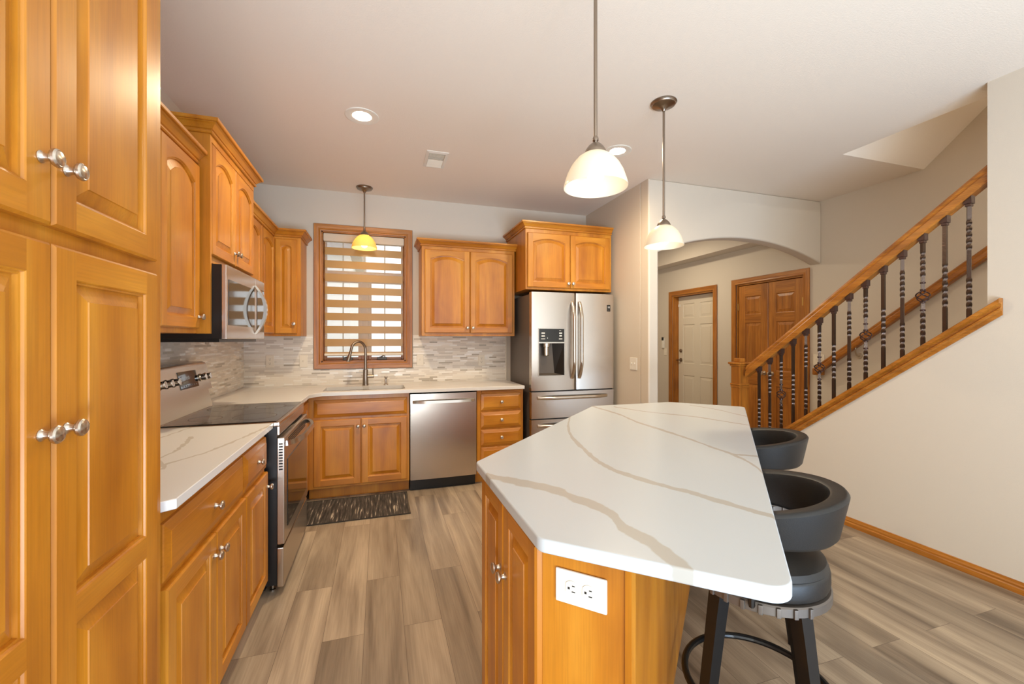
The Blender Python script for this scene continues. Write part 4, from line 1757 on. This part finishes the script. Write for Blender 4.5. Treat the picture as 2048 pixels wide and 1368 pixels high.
def basket_mb(z0, z1, R_=.031):
    mb = MB()
    for k in range(4):
        pts = []
        for i in range(19):
            s = i / 18
            rad = .004 + R_ * math.sin(PI * s) ** .8
            an = k * PI / 2 + s * PI * 1.0
            pts.append((rad * math.cos(an), rad * math.sin(an), z0 + (z1 - z0) * s))
        mb.tube(pts, .0042, 6)
    for z in (z0 - .004, z1 + .004):
        mb.lathe([(.009, z - .007), (.0145, z - .004), (.0145, z + .004), (.009, z + .007)], seg=10)
    return mb


zc = BL * .47
kinds = {
    0: twisted([(BL * .24, BL * .62, 1.75)]),
    1: twisted([(BL * .10, BL * .36, 1.3), (BL * .58, BL * .84, 1.3)]),
    2: twisted([(BL * .10, BL * .33, 1.1), (BL * .64, BL * .86, 1.1)]),
}
# open the bar where the basket sits
mbk = kinds[2].bm
dead = [f for f in mbk.faces if zc - .036 < f.calc_center_median().z < zc + .036]
bmesh.ops.delete(mbk, geom=dead, context='FACES')
shoe = MB()
shoe.box(-.019, .019, -.019, .019, BL - .030, BL + .02, bev=.003)
shoe.box(-.014, .014, -.014, .014, BL - .046, BL - .028, bev=.003)
foot = MB()
foot.box(-.015, .015, -.015, .015, -.012, .014, bev=.003)
proto = {}
for kd in (0, 1, 2):
    b_ = kinds[kd].build('baluster', M['iron'], rl, smooth=30)
    proto[kd] = b_
s_ob = shoe.build('shoe', M['iron_cast'], None, smooth=25)
f_ob = foot.build('base_shoe', M['iron_cast'], None, smooth=25)
k_ob = basket_mb(zc - .036, zc + .036).build('basket', M['iron_cast'], None, smooth=50)
c_ob = []
for z in (zc - .09, zc + .085):
    mb = MB(); mb.lathe([(.009, z - .007), (.0145, z - .004), (.0145, z + .004), (.009, z + .007)], seg=10)
    c_ob.append(mb.build('collar', M['iron_cast'], None, smooth=50))
used = set()
for i in range(14):
    y = 2.992 - .1105 * i
    kd = (0, 1, 2)[i % 3]
    if kd not in used:
        b_ = proto[kd]
        used.add(kd)
    else:
        b_ = proto[kd].copy()
        COL.objects.link(b_)
        b_.parent = rl
    b_.location = (0, y - RY, capz(y))
    for src in ([s_ob, f_ob] + ([k_ob] + c_ob if kd == 2 else [])):
        q_ = src.copy()
        COL.objects.link(q_)
        q_.parent = b_
for src in [s_ob, f_ob, k_ob] + c_ob:
    bpy.data.objects.remove(src)

# sloping cap on the knee wall
mb = MB()
cp = [(-.060, -.092), (-.064, -.070), (-.076, -.062), (-.076, -.052), (-.068, -.046), (-.070, -.032), (-.090, -.026), (-.092, -.006), (-.084, 0), (.084, 0), (.092, -.006), (.090, -.026), (.070, -.032), (.068, -.046), (.060, -.092)]
y0_, y1_ = 3.30, 1.392
mb.loft([[(RX + x, y0_, capz(y0_) + z) for x, z in cp], [(RX + x, YE, capz(YE) + z) for x, z in cp]], 0, True, True, True)
mb.loft([[(XS - .001 - .001, YE, capz(YE) + z) if x > -.05 else (RX + x, YE, capz(YE) + z) for x, z in cp],
         [(XS - .002, y1_, capz(y1_) + z) if x > -.05 else (RX + x, y1_, capz(y1_) + z) for x, z in cp]], 0, True, True, True)
struct(mb.build('trim_2', M['oak_y'], smooth=25))

# hand rail on the far stair wall
hr2 = thing('wall_handrail', 'oak handrail on brackets along the far stair wall', 'handrail', (4.352, 3.241, 0))
wz = lambda y: .985 + .755 * (3.241 - y) 
mb = MB()
hp = [(-.024, 0), (-.030, .012), (-.030, .045), (-.022, .058), (-.024, .075), (-.012, .09), (.012, .09), (.024, .075), (.022, .058), (.030, .045), (.030, .012), (.024, 0)]
mb.loft([[(x, 3.241 - 3.241, wz(3.241) + z) for x, z in hp], [(x, .6 - 3.241, wz(.6) + z) for x, z in hp]], 0, True, True, True)
mb.box(-.02, .058, -.05, .03, wz(3.241) + .0, wz(3.241) + .072, bev=.008)
mb.build('rail', M['oak_y'], hr2, smooth=25)
for yy_ in (2.86, 1.75):
    mb = MB()
    z_ = wz(yy_)
    mb.tube([(.058, yy_ - 3.241, z_ - .075), (.02, yy_ - 3.241, z_ - .07), (0, yy_ - 3.241, z_ - .04), (0, yy_ - 3.241, z_ + .004)], .007, 10)
    mb.lathe([(0, .046), (.026, .046), (.028, .0575), (0, .0575)], (0, yy_ - 3.241, z_ - .075), 16, ax='x', cap=False)
    mb.build('bracket', M['nickel'], hr2)

# ------------------------------------------------------------------ lamps


def pendant(label, x, y, zrim, amber=False):
    t = thing('pendant_light', label, 'pendant light', (x, y, H))
    metal = M['bronze']
    z0 = zrim - H            # local z of the rim
    mb = MB()
    mb.lathe([(0, 0), (.075, 0), (.077, -.006), (.070, -.012), (.068, -.018), (.060, -.022), (.035, -.028), (.016, -.040), (.0085, -.055), (0, -.055)], seg=32, cap=False)
    cpy = mb.build('canopy', metal, t)
    mb = MB(); mb.tube([(0, 0, -.05), (0, 0, z0 + .17)], .0068, 12)
    mb.build('rod', metal, t)
    mb = MB()
    mb.lathe([(0, .185), (.008, .185), (.011, .178), (.011, .170), (.007, .166), (.012, .162), (.026, .150), (.036, .136), (.040, .126), (.040, .118), (0, .118)], (0, 0, z0), 24, cap=False)
    mb.build('fitter', metal, t)
    pr = [(.030, .125), (.045, .119), (.066, .104), (.086, .080), (.102, .050), (.112, .020), (.1165, .002), (.116, -.002), (.1125, .001), (.108, .019), (.098, .048), (.083, .076), (.064, .099), (.044, .114), (.030, .119)]
    mb = MB(); mb.lathe(pr, (0, 0, z0), 40, cap=False)
    mb.build('glass_shade', M['shade_amber'] if amber else M['shade'], t, smooth=60)
    mb = MB()
    r = .030
    prof = [(0, -r)] + [(r * math.sin(a), -r * math.cos(a)) for a in [PI * k / 10 for k in range(1, 9)]] + [(.013, .04), (.013, .075), (0, .075)]
    mb.lathe([(a, b + .034) for a, b in prof], (0, 0, z0), 20, cap=False)
    mb.build('bulb', M['bulb_dim'] if amber else M['bulb'], t, smooth=60)
    return t


pendant('near pendant with white glass dome over the island, hung on a long rod', .757, 1.383, 1.915)
pendant('farther white glass pendant over the island, its round canopy in view', 1.653, 2.17, 1.925)
pendant('small amber glass pendant hanging in front of the sink window', -.136, 4.235, 2.222, True)


def downlight(label, x, y):
    t = thing('recessed_light', label, 'ceiling light', (x, y, H))
    mb = MB()
    mb.lathe([(.105, 0), (.105, -.004), (.098, -.007), (.060, -.003), (.056, .002)], seg=36, cap=False)
    mb.build('trim_ring', M['white'], t, smooth=40)
    mb = MB(); mb.lathe([(0, -.0015), (.055, -.0015), (.055, .0005), (0, .0005)], seg=28, cap=False)
    mb.build('lens', M['led'], t, smooth=0)
    l = bpy.data.lights.new('lamp', 'SPOT')
    l.energy = 58
    l.spot_size = math.radians(176)
    l.spot_blend = 1.0
    l.color = (1.0, 0.79, 0.52)
    l.shadow_soft_size = .06
    o = bpy.data.objects.new('lamp', l)
    o.location = (0, 0, -.02)
    o.parent = t
    COL.objects.link(o)
    return t


downlight('lit recessed ceiling light nearest the sink pendant', -.108, 2.888)
downlight('recessed ceiling light half hidden behind the near pendant', 1.74, 2.836)

for nm, loc, e_ in (('hall_fill', (3.3, 4.9, H - .05), 13.5), ('stairwell_fill', (3.95, .45, H + .25), 19)):  # added area lights without fixtures, brightening the hall and the stairwell
    l = bpy.data.lights.new(nm, 'AREA')
    l.shape = 'DISK'
    l.size = .3
    l.energy = e_
    l.color = (1.0, .86, .64) if nm == 'hall_fill' else (0.92, .90, .82)
    o = bpy.data.objects.new(nm, l)
    o.location = loc
    COL.objects.link(o)

c = thing('ceiling_vent', 'small white ceiling register between recessed light and back wall', 'vent', (.43, 3.41, H))
mb = MB()
x_, y_ = .085, .155
mb.loft([[(-x_, -y_, 0), (x_, -y_, 0), (x_, y_, 0), (-x_, y_, 0)], [(-x_, -y_, -.004), (x_, -y_, -.004), (x_, y_, -.004), (-x_, y_, -.004)],
         [(-x_ + .022, -y_ + .022, -.009), (x_ - .022, -y_ + .022, -.009), (x_ - .022, y_ - .022, -.009), (-x_ + .022, y_ - .022, -.009)],
         [(-x_ + .026, -y_ + .026, -.003), (x_ - .026, -y_ + .026, -.003), (x_ - .026, y_ - .026, -.003), (-x_ + .026, y_ - .026, -.003)]], 0, True, False, False)
mb.build('frame', M['white'], c, smooth=0)
mb = MB()
n = 16
for k in range(n):
    yk = -y_ + .03 + (2 * y_ - .06) * k / (n - 1)
    tilt = .006 if k < n / 2 else -.006
    mb.loft([[(-x_ + .026, yk - tilt, -.008), (-x_ + .026, yk - tilt + .0015, -.008), (-x_ + .026, yk + tilt + .0015, -.0005), (-x_ + .026, yk + tilt, -.0005)],
             [(x_ - .026, yk - tilt, -.008), (x_ - .026, yk - tilt + .0015, -.008), (x_ - .026, yk + tilt + .0015, -.0005), (x_ - .026, yk + tilt, -.0005)]], 0, True, True, True)
mb.build('louvre', M['offwhite'], c, smooth=0)

# ------------------------------------------------------------------ rug
c = thing('floor_mat', 'dark striped woven kitchen mat in front of the sink cabinet', 'rug', (-.18, 3.60, 0))
mb = MB(); mb.box(-.405, .405, -.235, .235, 0.0, .008, bev=.003)
mb.build('pile', M['rug'], c, smooth=0)
mb = MB()
mb.tube([(-.41, -.24, .005), (.41, -.24, .005), (.41, .24, .005), (-.41, .24, .005)], .0048, 8, closed=True)
mb.build('bound_edge', M['rug_edge'], c, smooth=0)

# ------------------------------------------------------------------ bar stools


def stool(label, x, y, face):
    """face: rotation so that local +y looks at the island"""
    t = thing('bar_stool', label, 'stool', (x, y, 0), face, 'swivel stools at the island')
    # curved back: horseshoe open towards +y, highest at the middle of the back
    mb = MB()
    NA = 44
    rings = []
    for k in range(NA + 1):
        a = math.radians(-214 + 248 * k / NA)
        s = min(1, min(k, NA - k) / 3.0)
        thk = .050 * (.55 + .45 * s)
        ca, sa = math.cos(a), math.sin(a)
        ph = a + PI / 2
        z0, z1 = .772, .876 + .034 * math.cos(ph)
        rt, rb = .237, .212
        it, ib = rt - thk, rb - thk * .8
        e_ = .010

        def P_(r, z):
            return (r * ca, r * sa, z)
        rings.append([P_(rb - .006, z0), P_(rb + .002, z0 + e_), P_(rt, z1 - e_), P_(rt - e_ * .5, z1 - e_ * .3), P_(rt - e_ * 1.2, z1),
                      P_(it + e_ * 1.2, z1 - .003), P_(it + e_ * .3, z1 - .008), P_(it, z1 - .016), P_(ib, z0 + e_), P_(ib + .006, z0)])
    mb.loft(rings, 0, True, True, True)
    mb.build('backrest', M['leather'], t, smooth=40)
    mb = MB()
    mb.lathe([(0, .612), (.180, .612), (.189, .618), (.193, .632), (.192, .664), (.187, .672), (.189, .675), (.182, .692), (.155, .703), (.10, .708), (0, .709)], seg=44, cap=False)
    mb.build('seat_cushion', M['leather'], t, smooth=40)
    mb = MB()
    mb.lathe([(.08, .611), (.193, .611), (.197, .607), (.197, .584), (.191, .580), (.08, .580)], seg=44, cap=False)
    for k in range(28):
        a = 2 * PI * k / 28
        mb.X = Matrix.Rotation(a, 4, 'Z')
        if 60 < k * 360 / 28 < 230:
            mb.box(.193, .203, -.006, .006, .582, .609, bev=.002)
    mb.X = Matrix.Identity(4)
    mb.build('seat_ring', M['gunmetal'], t, smooth=35)
    for a in (6, 174):
        an = math.radians(a)
        ca, sa = math.cos(an), math.sin(an)
        mb = MB()
        mb.tube([(.16 * ca, .16 * sa, .596), (.205 * ca, .205 * sa, .604), (.208 * ca, .208 * sa, .66), (.200 * ca, .200 * sa, .80)], .009, 8)
        mb.build('back_support', M['blackmetal'], t)
    mb = MB(); mb.lathe([(0, .53), (.06, .53), (.075, .55), (.075, .582), (0, .582)], seg=24, cap=False)
    mb.build('swivel', M['blackmetal'], t)
    for k in range(4):
        a = math.radians(45 + 90 * k)
        ca, sa = math.cos(a), math.sin(a)
        mb = MB()
        rings = []
        for (r, z, w) in ((.145, .581, .021), (.158, .5, .020), (.228, .02, .015), (.230, .0, .015)):
            c_ = (r * ca, r * sa, z)
            rings.append([(c_[0] + w * (ca * i - sa * j), c_[1] + w * (sa * i + ca * j), z) for i, j in ((-1, -1), (1, -1), (1, 1), (-1, 1))])
        mb.loft(rings, 0, True, True, True)
        mb.build('leg', M['blackmetal'], t, smooth=20)
    mb = MB()
    pts = [(.215 * math.cos(2 * PI * k / 48), .215 * math.sin(2 * PI * k / 48), .25) for k in range(48)]
    mb.tube(pts, .011, 10, closed=True)
    mb.build('footrest_ring', M['blackmetal'], t)
    return t


stool('black leather bar stool nearest the camera, half under the island top', 1.162, 1.06, PI / 4)
stool('black leather bar stool at the far end of the island, nearest the stairs', 1.75, 1.633, PI / 4)

bpy.context.view_layer.update()
